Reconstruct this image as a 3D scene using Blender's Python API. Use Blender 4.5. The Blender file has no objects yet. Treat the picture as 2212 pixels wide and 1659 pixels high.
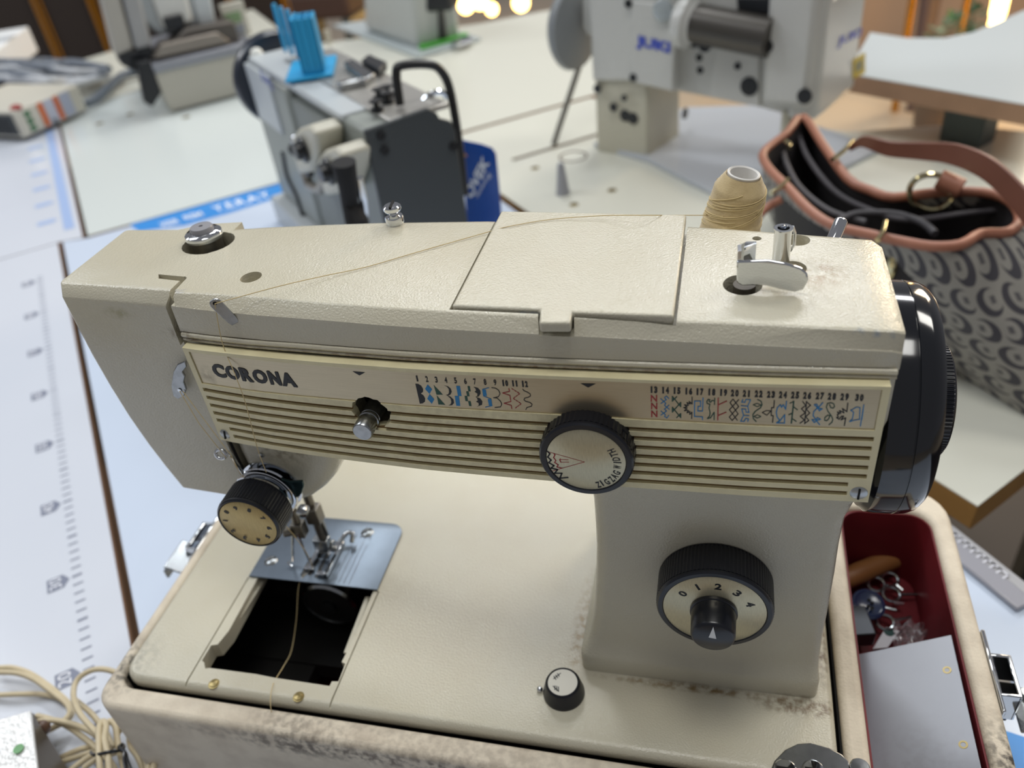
import bpy, bmesh, math, random
from mathutils import Vector, Matrix
random.seed(7)
S = bpy.context.scene
COL = S.collection
U = 0.000925          # one scene unit (u) in metres; the bed of the sewing machine is 400 u long
# ---------------------------------------------------------------- camera
AX = (Vector((0.96984524, 0.21649451, -0.11193897)),
      Vector((0.04209659, -0.60118918, -0.79799715)),
      Vector((-0.2400585, 0.76922149, -0.59217415)))
CP = Vector((334.89163426, -220.24589962, 399.9084273))
FPX = 1775.29
cd = bpy.data.cameras.new('camera'); cam = bpy.data.objects.new('camera', cd); COL.objects.link(cam)
m = Matrix.Identity(4)
for i in range(3):
    m[i][0] = AX[0][i]; m[i][1] = -AX[1][i]; m[i][2] = -AX[2][i]; m[i][3] = CP[i]*U
cam.matrix_world = m
cd.sensor_width = 36; cd.lens = FPX*36/2212; cd.clip_start = 0.02; cd.clip_end = 60
cd.dof.use_dof = True; cd.dof.focus_distance = 366*U; cd.dof.aperture_fstop = 7.6
S.camera = cam
# ---------------------------------------------------------------- world, lamps, exposure
S.view_settings.view_transform = 'Standard'; S.view_settings.look = 'None'
S.view_settings.gamma = 1.0; S.view_settings.use_curve_mapping = False
S.view_settings.exposure = 0.0
w = bpy.data.worlds.new('shop_light'); S.world = w; w.use_nodes = True
bg = w.node_tree.nodes['Background']; bg.inputs[0].default_value = (0.90, 0.90, 0.95, 1); bg.inputs[1].default_value = 0.21
def area(name, x, y, z, sx, sy, power, col, aim=None):
    l = bpy.data.lights.new(name, 'AREA'); l.shape = 'RECTANGLE'; l.size = sx; l.size_y = sy; l.energy = power; l.color = col
    o = bpy.data.objects.new(name, l); COL.objects.link(o); o.location = (x, y, z)
    if aim is not None:
        o.rotation_euler = (Vector(aim)-Vector((x, y, z))).to_track_quat('-Z', 'Y').to_euler()
    return o
area('unseen_ceiling_light', -0.40, 1.66, 2.04, 0.50, 0.26, 11, (0.93, 0.97, 1.0), (0, .1, 0))
area('unseen_ceiling_light', 0.75, 2.86, 2.04, 1.0, 0.26, 24, (0.97, 0.98, 1.0), (0.3, .3, 0))
area('unseen_ceiling_light', -1.5, 0.5, 2.04, 1.2, 0.6, 15, (0.88, 0.94, 1.0))
area('unseen_ceiling_light', 0.3, -0.12, 2.04, 0.9, 0.5, 13, (1.0, 0.99, 0.95))  # unseen fill, added so the front of the bed is not shaded
area('unseen_ceiling_light', -3.3, 1.0, 2.04, 1.4, 0.5, 40, (0.97, 0.98, 1.0))  # unseen fill, added to brighten the far tables
area('unseen_ceiling_light', 1.7, 1.3, 2.04, 0.9, 0.6, 20, (1.0, 0.97, 0.9))  # unseen fill, added to lift the tables on the right
area('unseen_ceiling_light', -0.5, 2.42, 2.04, 1.1, 0.3, 13, (1.0, 0.98, 0.94))  # unseen fill, added for the tables in the row behind
area('warm_shop_lamp', 2.4, 4.2, 1.2, 1.0, 1.0, 60, (1.0, 0.80, 0.56), (0.5, 1.0, 0))

# ---------------------------------------------------------------- pixel rays (2212 x 1659 frame) used once to take measurements
def ray(u, v):
    a, b = (u-1106)/FPX, (v-829.5)/FPX
    return AX[0]*a + AX[1]*b + AX[2]
def bz(u, v, z=0.0):
    r = ray(u, v); return CP + r*((z-CP.z)/r.z)
def by(u, v, y):
    r = ray(u, v); return CP + r*((y-CP.y)/r.y)
def bpl(u, v, o, n):
    r = ray(u, v); return CP + r*((o-CP).dot(n)/r.dot(n))
def lerp(tab, x):
    if x <= tab[0][0]: return tab[0][1]
    for (a, p), (b, q) in zip(tab, tab[1:]):
        if x <= b: return p+(q-p)*(x-a)/(b-a)
    return tab[-1][1]
def srgb(h):
    h = h.lstrip('#'); c = [int(h[i:i+2], 16)/255 for i in (0, 2, 4)]
    return tuple((x/12.92 if x <= .04045 else ((x+.055)/1.055)**2.4) for x in c)+(1,)
# ---------------------------------------------------------------- materials
def mat(name, col, rough=.5, metal=0.0, bump=0.0, bscale=900, mottle=0.0, mscale=30, col2=None, spec=.5, coat=0, emit=None, trans=0, stains=None, brushed=None, bd=0.00012, aniso=0, sheen=0):
    """procedural material; stains = list of (centre u, radius u, colour, strength)"""
    M = bpy.data.materials.new(name); M.use_nodes = True; N = M.node_tree.nodes; L = M.node_tree.links
    b = N['Principled BSDF']
    c = srgb(col) if isinstance(col, str) else col
    b.inputs['Base Color'].default_value = c; b.inputs['Roughness'].default_value = rough
    b.inputs['Metallic'].default_value = metal; b.inputs['Specular IOR Level'].default_value = spec
    b.inputs['Coat Weight'].default_value = coat
    b.inputs['Coat Roughness'].default_value = .12
    if trans: b.inputs['Transmission Weight'].default_value = trans
    if aniso: b.inputs['Anisotropic'].default_value = aniso
    if sheen: b.inputs['Sheen Weight'].default_value = sheen
    if emit: b.inputs['Emission Color'].default_value = c; b.inputs['Emission Strength'].default_value = emit
    geo = N.new('ShaderNodeNewGeometry'); src = None
    def noise(scale, detail=3):
        n = N.new('ShaderNodeTexNoise'); n.inputs['Scale'].default_value = scale; n.inputs['Detail'].default_value = detail
        L.new(geo.outputs['Position'], n.inputs['Vector']); return n
    def ramp(a, o, bb):
        r = N.new('ShaderNodeMapRange'); r.inputs['From Min'].default_value = a; r.inputs['From Max'].default_value = bb
        L.new(o, r.inputs['Value']); return r.outputs[0]
    def mixc(f, a, bcol):
        x = N.new('ShaderNodeMix'); x.data_type = 'RGBA'
        if isinstance(f, float): x.inputs[0].default_value = f
        else: L.new(f, x.inputs[0])
        if isinstance(a, tuple): x.inputs[6].default_value = a
        else: L.new(a, x.inputs[6])
        if isinstance(bcol, tuple): x.inputs[7].default_value = bcol
        else: L.new(bcol, x.inputs[7])
        return x.outputs[2]
    def mul(a, bb):
        x = N.new('ShaderNodeMath'); x.operation = 'MULTIPLY'; x.use_clamp = True
        L.new(a, x.inputs[0])
        if isinstance(bb, float): x.inputs[1].default_value = bb
        else: L.new(bb, x.inputs[1])
        return x.outputs[0]
    cur = c
    if mottle:
        n = noise(mscale, 5); c2 = srgb(col2) if col2 else tuple(x*.6 for x in c[:3])+(1,)
        cur = mixc(mul(ramp(.42, n.outputs[0], .72), float(mottle)), cur, c2)
    if brushed:
        mp = N.new('ShaderNodeMapping'); L.new(geo.outputs['Position'], mp.inputs[0]); mp.inputs['Scale'].default_value = brushed
        n = N.new('ShaderNodeTexNoise'); n.inputs['Scale'].default_value = 1; n.inputs['Detail'].default_value = 4
        L.new(mp.outputs[0], n.inputs['Vector'])
        cur = mixc(mul(ramp(.35, n.outputs[0], .7), .35), cur, tuple(x*.55 for x in c[:3])+(1,))
    for st in (stains or []):
        (p, rad, sc, k) = st[:4]; sq = st[4] if len(st) > 4 else (1, 1, 1)
        mp = N.new('ShaderNodeMapping'); mp.vector_type = 'POINT'; L.new(geo.outputs['Position'], mp.inputs[0])
        s = [1/(rad*U*q) for q in sq]
        mp.inputs['Scale'].default_value = s; mp.inputs['Location'].default_value = [-p[i]*U*s[i] for i in range(3)]
        ln = N.new('ShaderNodeVectorMath'); ln.operation = 'LENGTH'; L.new(mp.outputs[0], ln.inputs[0])
        fall = ramp(1.0, ln.outputs['Value'], .25)
        n = noise(260, 7)
        cur = mixc(mul(mul(fall, ramp(.40, n.outputs[0], .62)), float(k)), cur, srgb(sc))
    if not isinstance(cur, tuple): L.new(cur, b.inputs['Base Color'])
    if bump:
        n = noise(bscale, 3); bp = N.new('ShaderNodeBump'); bp.inputs['Strength'].default_value = bump; bp.inputs['Distance'].default_value = bd
        L.new(n.outputs[0], bp.inputs['Height']); L.new(bp.outputs[0], b.inputs['Normal'])
        if coat: L.new(bp.outputs[0], b.inputs['Coat Normal'])
    return M
# ---------------------------------------------------------------- mesh builder
def ngon(n, r=1.0, a0=0.0): return [(r*math.cos(a0+2*math.pi*i/n), r*math.sin(a0+2*math.pi*i/n)) for i in range(n)]
def basis(ax):
    ax = Vector(ax).normalized(); t = Vector((0, 0, 1)) if abs(ax.z) < .9 else Vector((1, 0, 0))
    a = ax.cross(t).normalized(); return a, ax.cross(a).normalized(), ax
def catmull(P, k=6, closed=False):
    P = [Vector(p) for p in P]; n = len(P); out = []
    R = range(n if closed else n-1)
    for i in R:
        g = (lambda j: P[j % n]) if closed else (lambda j: P[max(0, min(n-1, j))])
        a, b, c, d = g(i-1), g(i), g(i+1), g(i+2)
        for j in range(k):
            t = j/k
            out.append(.5*((2*b)+(c-a)*t+(2*a-5*b+4*c-d)*t*t+(3*b-a-3*c+d)*t**3))
    if not closed: out.append(P[-1])
    return out
class MB:
    def __init__(s): s.v = []; s.f = []; s.m = []; s.uv = {}
    def add(s, vs, fs, mi=0):
        o = len(s.v); s.v += [Vector(p) for p in vs]
        for f in fs: s.f.append([i+o for i in f]); s.m.append(mi)
        return s
    def box(s, c, d, M=None, mi=0, taper=1.0):
        vs = []
        for z in (-.5, .5):
            k = 1 if z < 0 else taper
            for x, y in ((-.5, -.5), (.5, -.5), (.5, .5), (-.5, .5)): vs.append(Vector((x*d[0]*k, y*d[1]*k, z*d[2])))
        vs = [(M @ p if M else p)+Vector(c) for p in vs]
        return s.add(vs, [(3, 2, 1, 0), (4, 5, 6, 7), (0, 1, 5, 4), (1, 2, 6, 5), (2, 3, 7, 6), (3, 0, 4, 7)], mi)
    def box2(s, a, b, mi=0):
        return s.box([(a[i]+b[i])/2 for i in range(3)], [abs(b[i]-a[i]) for i in range(3)], mi=mi)
    def loft(s, rings, c0=True, c1=True, mi=0, closed=False):
        n = len(rings[0]); vs = [p for r in rings for p in r]; fs = []
        K = len(rings)
        for k in range(K if closed else K-1):
            for i in range(n):
                j = (i+1) % n; k2 = (k+1) % K
                fs.append((k*n+i, k*n+j, k2*n+j, k2*n+i))
        if not closed:
            if c0: fs.append(tuple(range(n-1, -1, -1)))
            if c1: fs.append(tuple((K-1)*n+i for i in range(n)))
        return s.add(vs, fs, mi)
    def lathe(s, o, ax, prof, n=40, mi=0, caps=True):
        a, b, c = basis(ax); o = Vector(o)
        return s.loft([[o+c*h+(a*x+b*y)*max(r, 1e-4) for x, y in ngon(n)] for r, h in prof], caps, caps, mi)
    def cyl(s, p0, p1, r0, r1=None, n=20, mi=0):
        p0 = Vector(p0); d = Vector(p1)-p0
        return s.lathe(p0, d, [(r0, 0), (r0 if r1 is None else r1, d.length)], n, mi)
    def knurl(s, o, ax, r, h0, h1, n=60, d=.35, mi=0):
        a, b, c = basis(ax); o = Vector(o); rg = []
        for h in (h0, h1):
            rg.append([o+c*h+(a*math.cos(t)+b*math.sin(t))*(r-(d if i % 4 in (0, 1) else 0)) for i, t in ((i, 2*math.pi*i/(n*4)) for i in range(n*4))])
        return s.loft(rg, True, True, mi)
    def tube(s, P, r, n=8, closed=False, mi=0):
        P = [Vector(p) for p in P]; R = r if isinstance(r, (list, tuple)) else [r]*len(P)
        rings = []; up = None; K = len(P)
        for i, p in enumerate(P):
            q0 = P[(i-1) % K] if closed else P[max(0, i-1)]; q1 = P[(i+1) % K] if closed else P[min(K-1, i+1)]
            d = (q1-q0).normalized()
            if up is None: up = basis(d)[0]
            up = (up-d*up.dot(d)).normalized(); s2 = d.cross(up)
            rings.append([p+(up*x+s2*y)*R[i] for x, y in ngon(n)])
        return s.loft(rings, mi=mi, closed=closed)
    def strip(s, P, wv, th, closed=False, mi=0):
        """flat strap: P centre line, wv width vector(s), th thickness vector"""
        rings = []
        for i, p in enumerate(P):
            W = wv[i] if isinstance(wv, list) else Vector(wv); T = th[i] if isinstance(th, list) else Vector(th)
            p = Vector(p); rings.append([p-W/2-T/2, p+W/2-T/2, p+W/2+T/2, p-W/2+T/2])
        return s.loft(rings, mi=mi, closed=closed)
    def prism(s, poly, vec, mi=0):
        P = [Vector(p) for p in poly]; n = len(P); vec = Vector(vec)
        nn = Vector((0, 0, 0))
        for i in range(n): nn += P[i].cross(P[(i+1) % n])
        if nn.dot(vec) < 0: P.reverse()
        vs = P+[p+vec for p in P]
        fs = [tuple(range(n-1, -1, -1)), tuple(range(n, 2*n))]+[(i, (i+1) % n, n+(i+1) % n, n+i) for i in range(n)]
        return s.add(vs, fs, mi)
    def ball(s, c, r, n=14, mi=0, sc=(1, 1, 1)):
        c = Vector(c); rings = []
        for k in range(1, n//2):
            t = math.pi*k/(n//2); rings.append([c+Vector((r*sc[0]*math.sin(t)*x, r*sc[1]*math.sin(t)*y, r*sc[2]*-math.cos(t))) for x, y in ngon(n)])
        K = len(rings); vs = [p for q in rings for p in q]+[c-Vector((0, 0, r*sc[2])), c+Vector((0, 0, r*sc[2]))]
        fs = []
        for k in range(K-1):
            for i in range(n): fs.append((k*n+i, k*n+(i+1) % n, (k+1)*n+(i+1) % n, (k+1)*n+i))
        for i in range(n): fs.append((n*K, (i+1) % n, i)); fs.append((n*K+1, (K-1)*n+i, (K-1)*n+(i+1) % n))
        return s.add(vs, fs, mi)
    def mesh(s, name, org=Vector((0, 0, 0))):
        me = bpy.data.meshes.new(name); me.from_pydata([tuple((p-org)*U) for p in s.v], [], s.f); me.update()
        for p, mi in zip(me.polygons, s.m): p.material_index = mi
        return me
    def build(s, name, mats, parent=None, loc=None, bevel=0, seg=2, smooth=40, fix=False):
        if parent is not None: org = ORG[parent.name]
        else: org = Vector(loc) if loc is not None else Vector((0, 0, 0))
        me = s.mesh(name, org)
        return link(name, me, mats, parent, org, bevel, seg, smooth, fix)
ORG = {}
def link(name, me, mats, parent=None, org=Vector((0, 0, 0)), bevel=0, seg=2, smooth=40, fix=False):
    if not isinstance(mats, (list, tuple)): mats = [mats]
    if fix:
        bm = bmesh.new(); bm.from_mesh(me); bmesh.ops.remove_doubles(bm, verts=bm.verts, dist=1e-6)
        bmesh.ops.recalc_face_normals(bm, faces=bm.faces); bm.to_mesh(me); bm.free()
    for x in mats:
        if len(me.materials) < len(mats): me.materials.append(x)
    for i, x in enumerate(mats): me.materials[i] = x
    if smooth:
        for p in me.polygons: p.use_smooth = True
        me.set_sharp_from_angle(angle=math.radians(smooth))
    o = bpy.data.objects.new(name, me); COL.objects.link(o)
    if parent is None: o.location = org*U
    else: o.parent = parent
    ORG[o.name] = org
    if bevel:
        b = o.modifiers.new('bevel', 'BEVEL'); b.width = bevel*U; b.segments = seg; b.limit_method = 'ANGLE'; b.angle_limit = math.radians(35); b.harden_normals = False
    return o
def thing(name, label, cat, loc, group=None):
    o = bpy.data.objects.new(name, None); COL.objects.link(o); o.location = Vector(loc)*U; o.empty_display_size = .01
    ORG[o.name] = Vector(loc); o['label'] = label; o['category'] = cat
    if group: o['group'] = group
    return o
def tag(o, label, cat=None, group=None):
    o['label'] = label
    if cat: o['category'] = cat
    if group: o['group'] = group
    return o
def boolean(me, cutters):
    """subtract cutter builders from a mesh, return the new mesh"""
    o = bpy.data.objects.new('tmp', me); COL.objects.link(o); cs = []
    for c in cutters:
        cm = c.mesh('c'); bm = bmesh.new(); bm.from_mesh(cm); bmesh.ops.recalc_face_normals(bm, faces=bm.faces); bm.to_mesh(cm); bm.free()
        co = bpy.data.objects.new('c', cm); COL.objects.link(co); cs.append(co)
        md = o.modifiers.new('b', 'BOOLEAN'); md.operation = 'DIFFERENCE'; md.solver = 'EXACT'; md.object = co
    bpy.context.view_layer.update()
    dg = bpy.context.evaluated_depsgraph_get(); r = bpy.data.meshes.new_from_object(o.evaluated_get(dg))
    for x in cs+[o]: bpy.data.objects.remove(x)
    return r
def plate(outer, holes, z0, z1, bev, res=3):
    """flat slab with rounded rim from 2D outlines (u), through a filled curve; returns mesh in metres"""
    c = bpy.data.curves.new('pl', 'CURVE'); c.dimensions = '2D'; c.fill_mode = 'BOTH'
    for P in [outer]+holes:
        sp = c.splines.new('POLY'); sp.points.add(len(P)-1); sp.use_cyclic_u = True
        for q, p in zip(sp.points, P): q.co = (p[0]*U, p[1]*U, 0, 1)
    c.extrude = max(0, ((z1-z0)/2-bev))*U; c.bevel_depth = bev*U; c.bevel_resolution = res; c.offset = -bev*U
    o = bpy.data.objects.new('pl', c); COL.objects.link(o); bpy.context.view_layer.update()
    me = bpy.data.meshes.new_from_object(o.evaluated_get(bpy.context.evaluated_depsgraph_get()))
    bpy.data.objects.remove(o); me.transform(Matrix.Translation((0, 0, (z0+z1)/2*U)))
    return me
def rrect(x0, y0, x1, y1, r, k=6):
    r = r if isinstance(r, (list, tuple)) else [r]*4; P = []
    for (cx, cy, a, q) in ((x1, y1, 0, r[0]), (x0, y1, 90, r[1]), (x0, y0, 180, r[2]), (x1, y0, 270, r[3])):
        sx = cx-q if cx == x1 else cx+q; sy = cy-q if cy == y1 else cy+q
        for i in range(k+1):
            t = math.radians(a+90*i/k); P.append((sx+q*math.cos(t), sy+q*math.sin(t)))
    return P
def stroke(mb, P, wd, o, ex, ey, off, mi=0, closed=False):
    """flat drawn line on a plane; P are 3D points on it"""
    n = ex.cross(ey).normalized(); Q = [Vector(p) for p in P]
    if closed: Q.append(Q[0])
    for a, b in zip(Q, Q[1:]):
        d = (b-a)
        if d.length < 1e-6: continue
        d.normalize(); t = n.cross(d)*wd/2; e = d*wd*.35
        mb.add([a-e-t+n*off, b+e-t+n*off, b+e+t+n*off, a-e+t+n*off], [(0, 1, 2, 3)], mi)
def textmb(mb, s, o, ex, ey, mi=0, off=.08, bold=0.0, cond=None):
    """flat lettering: text box mapped to origin o, width vector ex, cap height vector ey"""
    c = bpy.data.curves.new('t', 'FONT'); c.body = s; c.size = 1; c.offset = bold; c.resolution_u = 3
    ob = bpy.data.objects.new('t', c); COL.objects.link(ob); bpy.context.view_layer.update()
    me = bpy.data.meshes.new_from_object(ob.evaluated_get(bpy.context.evaluated_depsgraph_get())); bpy.data.objects.remove(ob)
    xs = [v.co.x for v in me.vertices]; ys = [v.co.y for v in me.vertices]
    if not xs: return
    x0, x1, y0, y1 = min(xs), max(xs), min(ys), max(ys)
    o = Vector(o); ex = Vector(ex); ey = Vector(ey); n = ex.cross(ey).normalized()
    if ex.length == 0: return
    vs = [o+ex*((v.co.x-x0)/(x1-x0))+ey*((v.co.y-y0)/(y1-y0))+n*off for v in me.vertices]
    mb.add(vs, [tuple(p.vertices) for p in me.polygons], mi); bpy.data.meshes.remove(me)
# ---------------------------------------------------------------- palette
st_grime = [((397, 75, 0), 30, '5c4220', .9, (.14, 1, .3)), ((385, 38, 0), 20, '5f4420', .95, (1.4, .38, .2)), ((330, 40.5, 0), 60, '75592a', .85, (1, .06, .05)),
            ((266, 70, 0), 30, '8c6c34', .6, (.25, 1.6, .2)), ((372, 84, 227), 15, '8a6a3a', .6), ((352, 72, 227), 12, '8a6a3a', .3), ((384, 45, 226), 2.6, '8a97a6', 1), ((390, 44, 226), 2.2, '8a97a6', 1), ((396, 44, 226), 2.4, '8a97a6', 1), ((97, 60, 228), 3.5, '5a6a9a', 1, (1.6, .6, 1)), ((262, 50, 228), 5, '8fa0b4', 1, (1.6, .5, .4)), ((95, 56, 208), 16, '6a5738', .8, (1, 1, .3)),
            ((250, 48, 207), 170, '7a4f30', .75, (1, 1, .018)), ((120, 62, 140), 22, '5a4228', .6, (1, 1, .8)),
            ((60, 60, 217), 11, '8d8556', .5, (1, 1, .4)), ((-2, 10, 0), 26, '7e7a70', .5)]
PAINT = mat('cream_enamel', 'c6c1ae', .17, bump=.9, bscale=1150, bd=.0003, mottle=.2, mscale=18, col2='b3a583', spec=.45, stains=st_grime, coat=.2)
PLAST = mat('yellowed_plastic', 'e3dab2', .42, bump=.08, bscale=2500, mottle=.14, mscale=60, col2='a48f5c', stains=[((240, 45, 175), 170, '5e3d1e', .16, (1, 1, .25))])
SILV = mat('brushed_silver_plate', 'c2b69c', .33, metal=.88, brushed=(60, 60, 9000), stains=[((104, 52, 190), 8, '5a5244', .6), ((182, 50, 184), 7, '6a5c54', .5)])
DIALF = mat('spun_metal_face', 'c9c1a4', .33, metal=.7, brushed=(3000, 300, 300))
CHR = mat('chrome', 'd9dce0', .07, metal=1.0)
CHRD = mat('worn_chrome', 'a5a8aa', .22, metal=1.0, mottle=.5, mscale=400)
STEEL = mat('satin_steel', '737d88', .4, metal=.9, bump=.05, bscale=3000, mottle=.2, mscale=120)
SCREW = mat('zinc_screw', 'aeb2b4', .3, metal=.9)
BLK = mat('navy_black_plastic', '090d17', .3, spec=.5, coat=.15)
BLKG = mat('glossy_navy_wheel', '060a12', .10, spec=.6, coat=.5)
DIRTY = mat('grimy_groove', '7d6238', .6, mottle=.5, mscale=120, col2='4f3a1e')
DARK = mat('dark_cavity', '0a0908', .9)
STAIN = mat('oily_brown_steel', '85817a', .3, metal=.85, mottle=.4, mscale=300)
BRASS = mat('brass_stud', '9a8a5e', .35, metal=.8)
INKB = mat('black_print', '171b20', .5); INKBL = mat('blue_print', '2480b8', .5); INKG = mat('green_print', '1f4d40', .5); INKR = mat('red_print', 'a3242c', .5)
INKS = [INKB, INKBL, INKG, INKR]
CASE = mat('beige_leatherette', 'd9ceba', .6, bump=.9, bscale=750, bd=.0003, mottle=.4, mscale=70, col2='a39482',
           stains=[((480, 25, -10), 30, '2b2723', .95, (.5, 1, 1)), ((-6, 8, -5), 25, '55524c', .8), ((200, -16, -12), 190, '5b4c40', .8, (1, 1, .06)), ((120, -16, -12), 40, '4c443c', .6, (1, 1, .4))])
REDL = mat('dark_red_lining', '6a0c18', .6, mottle=.3, mscale=60)
CORD = mat('cream_vinyl_cord', 'cdbf9f', .42, mottle=.25, mscale=80, col2='a08f70')
LAM = mat('white_laminate', 'd4d9e3', .22, mottle=.12, mscale=6, col2='bfc6d6', coat=.25)
LAMW = mat('warm_white_laminate', 'd9d9cd', .25, mottle=.1, mscale=6, col2='c8cabc', coat=.25)
LAMG = mat('cool_white_laminate', 'd3dad8', .25, coat=.25)
EDGE = mat('brown_table_edge', 'b08c70', .5, mottle=.3, mscale=30)
EDGEO = mat('beech_table_edge', 'a17a45', .45, mottle=.4, mscale=20, col2='7e5c30')
EDGEG = mat('grey_table_edge', 'a5a5a8', .3)
THR = mat('cream_thread', 'cdb98a', .8)
THRD = mat('brown_thread', '9a8768', .8)
Z0 = -100.0
# ---------------------------------------------------------------- setting: floor and back wall
fl = MB()
fl.box2((-9000, -3000, -862), (6000, 9000, -850)); fl = fl.build('floor', mat('floor_tiles', 'cdbda5', .3, mottle=.4, mscale=1.2, col2='8d7a66', coat=.2), loc=(0, 0, -850), smooth=0)
fl['kind'] = 'structure'
WB = mat('dark_wall_panel', '2e2828', .45); GOLD = mat('gold_trim', 'b9832e', .25, metal=.8)
# dark panelled wall far behind on the left with upright gold trims
wc = thing('wall_back', 'dark panelled wall with upright gold trims beyond the tables', 'wall', (-2500, 4300, -850)); del wc['category']; del wc['label']; wc['kind'] = 'structure'
wp, wq = bz(-60, 235, -850), bz(625, 72, -850)
wd = (wq-wp); wd.z = 0; wl = wd.length; wd.normalize(); wn = Vector((-wd.y, wd.x, 0))
Rw = Matrix(((wd.x, wn.x, 0), (wd.y, wn.y, 0), (0, 0, 1)))
tu = [0]+[(bpl(u, 70, wp, wn)-wp).dot(wd) for u in (100, 218, 512, 628)]
for a_, b_ in zip(tu, tu[1:]):
    MB().box(wp+wd*((a_+b_)/2)+wn*60+Vector((0, 0, 1100)), (b_-a_-30, 60, 2200), Rw).build('panel', WB, wc, bevel=6)
for k, a_ in enumerate(tu[1:]):
    MB().box(wp+wd*a_+wn*25+Vector((0, 0, 1100)), (26, 60, 2200), Rw).build('trim_strip', GOLD, wc, bevel=6)
    MB().box(wp+wd*(a_+34)+wn*30+Vector((0, 0, 1100)), (16, 60, 2200), Rw).build('trim_strip', GOLD, wc, bevel=4)
# ---------------------------------------------------------------- work tables (tops level, narrow gaps between them)
TH = 27
def table(name, label, pts, topm, edgem, holes=(), z=Z0, leg=True, lw=1.2, group='white sewing tables'):
    c = sum((Vector((p[0], p[1], 0)) for p in pts), Vector())/len(pts); c.z = -850
    t = thing(name, label, 'table', c, group)
    P = [Vector((p[0], p[1], z)) for p in pts]
    core = MB().prism([p-Vector((0, 0, 1.2)) for p in P], (0, 0, -TH+1.2)).mesh('core', c)
    top = MB().prism(P, (0, 0, -1.2)).mesh('top', c)
    tp = link('tabletop', core, edgem, t, c, bevel=1.0)
    ins = c; sh = MB().prism([p for p in P], (0, 0, -1.25))
    sh = sh.mesh('lam', c)
    if holes:
        cut = []
        for (hx, hy, hr) in holes: cut.append(MB().cyl((hx, hy, z+5), (hx, hy, z-6), hr, n=20))
        o2 = Vector((c.x, c.y, c.z)); sh.transform(Matrix.Translation(o2*U)); sh = boolean(sh, cut); sh.transform(Matrix.Translation(-o2*U))
    link('laminate', sh, topm, t, c, smooth=0)
    for (hx, hy, hr) in holes:
        MB().lathe((hx, hy, z-1.2), (0, 0, 1), [(hr, -1), (hr, 1.3), (hr*.72, 1.6), (hr*.7, .2), (hr*.3, .1)], 16).build('grommet', BRASS, t)
    if leg:
        for p in P:
            q = c.lerp(p, .84)
            MB().box((q.x, q.y, (z-TH-850)/2), (34, 34, 850+z-TH)).build('leg', mat_leg, t, bevel=2)
    return t
mat_leg = mat('dark_grey_leg', '4c5350', .4, metal=.3)
A_ = [bz(280, 1385, Z0), bz(124, 525, Z0)]
dA = (A_[1]-A_[0]).normalized(); nA = Vector((-dA.y, dA.x, 0))   # nA points away from the case, to the left
a0 = A_[0]-dA*420; a1 = A_[1]
g1 = Vector((dA.y, -dA.x, 0))*8
tabA = table('work_table', 'white work table with a grey printed ruler, nearest at left', [a0, a1, a1+nA*640, a0+nA*640], LAM, EDGE)
# table under the case
d0 = a0+g1; d1 = bz(188, 512, Z0)+g1*0; d1 = A_[1]+g1
c_l, c_r = bz(190, 510, Z0), bz(1000, 284, Z0)
ec = (c_r-c_l).normalized()
n_back = Vector((-ec.y, ec.x, 0))
if n_back.y < 0: n_back = -n_back
p_far_r = c_l+ec*560-n_back*8
p_far_l = c_l-n_back*8
e_a, e_b = bz(2058, 1169, Z0), bz(2212, 1292, Z0)
ed = (e_b-e_a).normalized()
tabD = table('work_table', 'blue-white work table carrying the cream machine case', [d0, d1+dA*(-2), p_far_l, p_far_r, e_a-ed*260, e_b+ed*700, d0-dA*250+Vector((600, -100, 0))], mat('blue_white_laminate', 'ccd8ea', .2, coat=.25), EDGEG)
# table behind with the long near edge
q0 = c_l+n_back*2; q1 = c_l+ec*1500+n_back*2
bl = bz(130, 250, Z0); dl = (bl-c_l).normalized()
cj_a, cj_b = bz(128, 252, Z0), bz(292, 197, Z0); cj_d = (cj_b-cj_a).normalized(); cj_n = Vector((-cj_d.y, cj_d.x, 0))
pr_ = c_l+ec*575+n_back*2; den = cj_d.x*n_back.y-cj_d.y*n_back.x; rel = pr_-cj_a
kk = (rel.x*n_back.y-rel.y*n_back.x)/den; cj_r = cj_a+cj_d*kk
tabC = table('work_table', 'wide pale table in the row behind, under the grey machine', [q0, c_l+ec*575+n_back*2, cj_r, cj_a], LAMG, EDGE,
             [(*bz(215, 267, Z0)[:2], 9), (*bz(280, 247, Z0)[:2], 9), (*bz(402, 253, Z0)[:2], 9)])
tabJ = table('work_table', 'white table beyond the pale one, holding the overlock machine', [cj_a+dl*7, cj_r+n_back*7, cj_r+n_back*520, cj_a+dl*520], LAMW, EDGE)
q2 = c_l+ec*583+n_back*2
tabG = table('work_table', 'long cream table far behind with a green cutting strip', [q2, q1, q1+n_back*620+ec*60, q1+n_back*700-ec*500, q2+n_back*900], LAMW, EDGE)
# far left table with blue ruler
bA = bl-dl*14; bB = c_l
gl = Vector((dl.y, -dl.x, 0)); gl = gl if gl.x < 0 else -gl
f0 = c_l+gl*8; f1 = c_l+dl*1100+gl*8
tabB = table('work_table', 'white table with a pale blue printed ruler, far left', [f0, f1, f1+gl*900, a1+nA*640+dA*3, a1+dA*3], LAM, EDGE)
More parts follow.
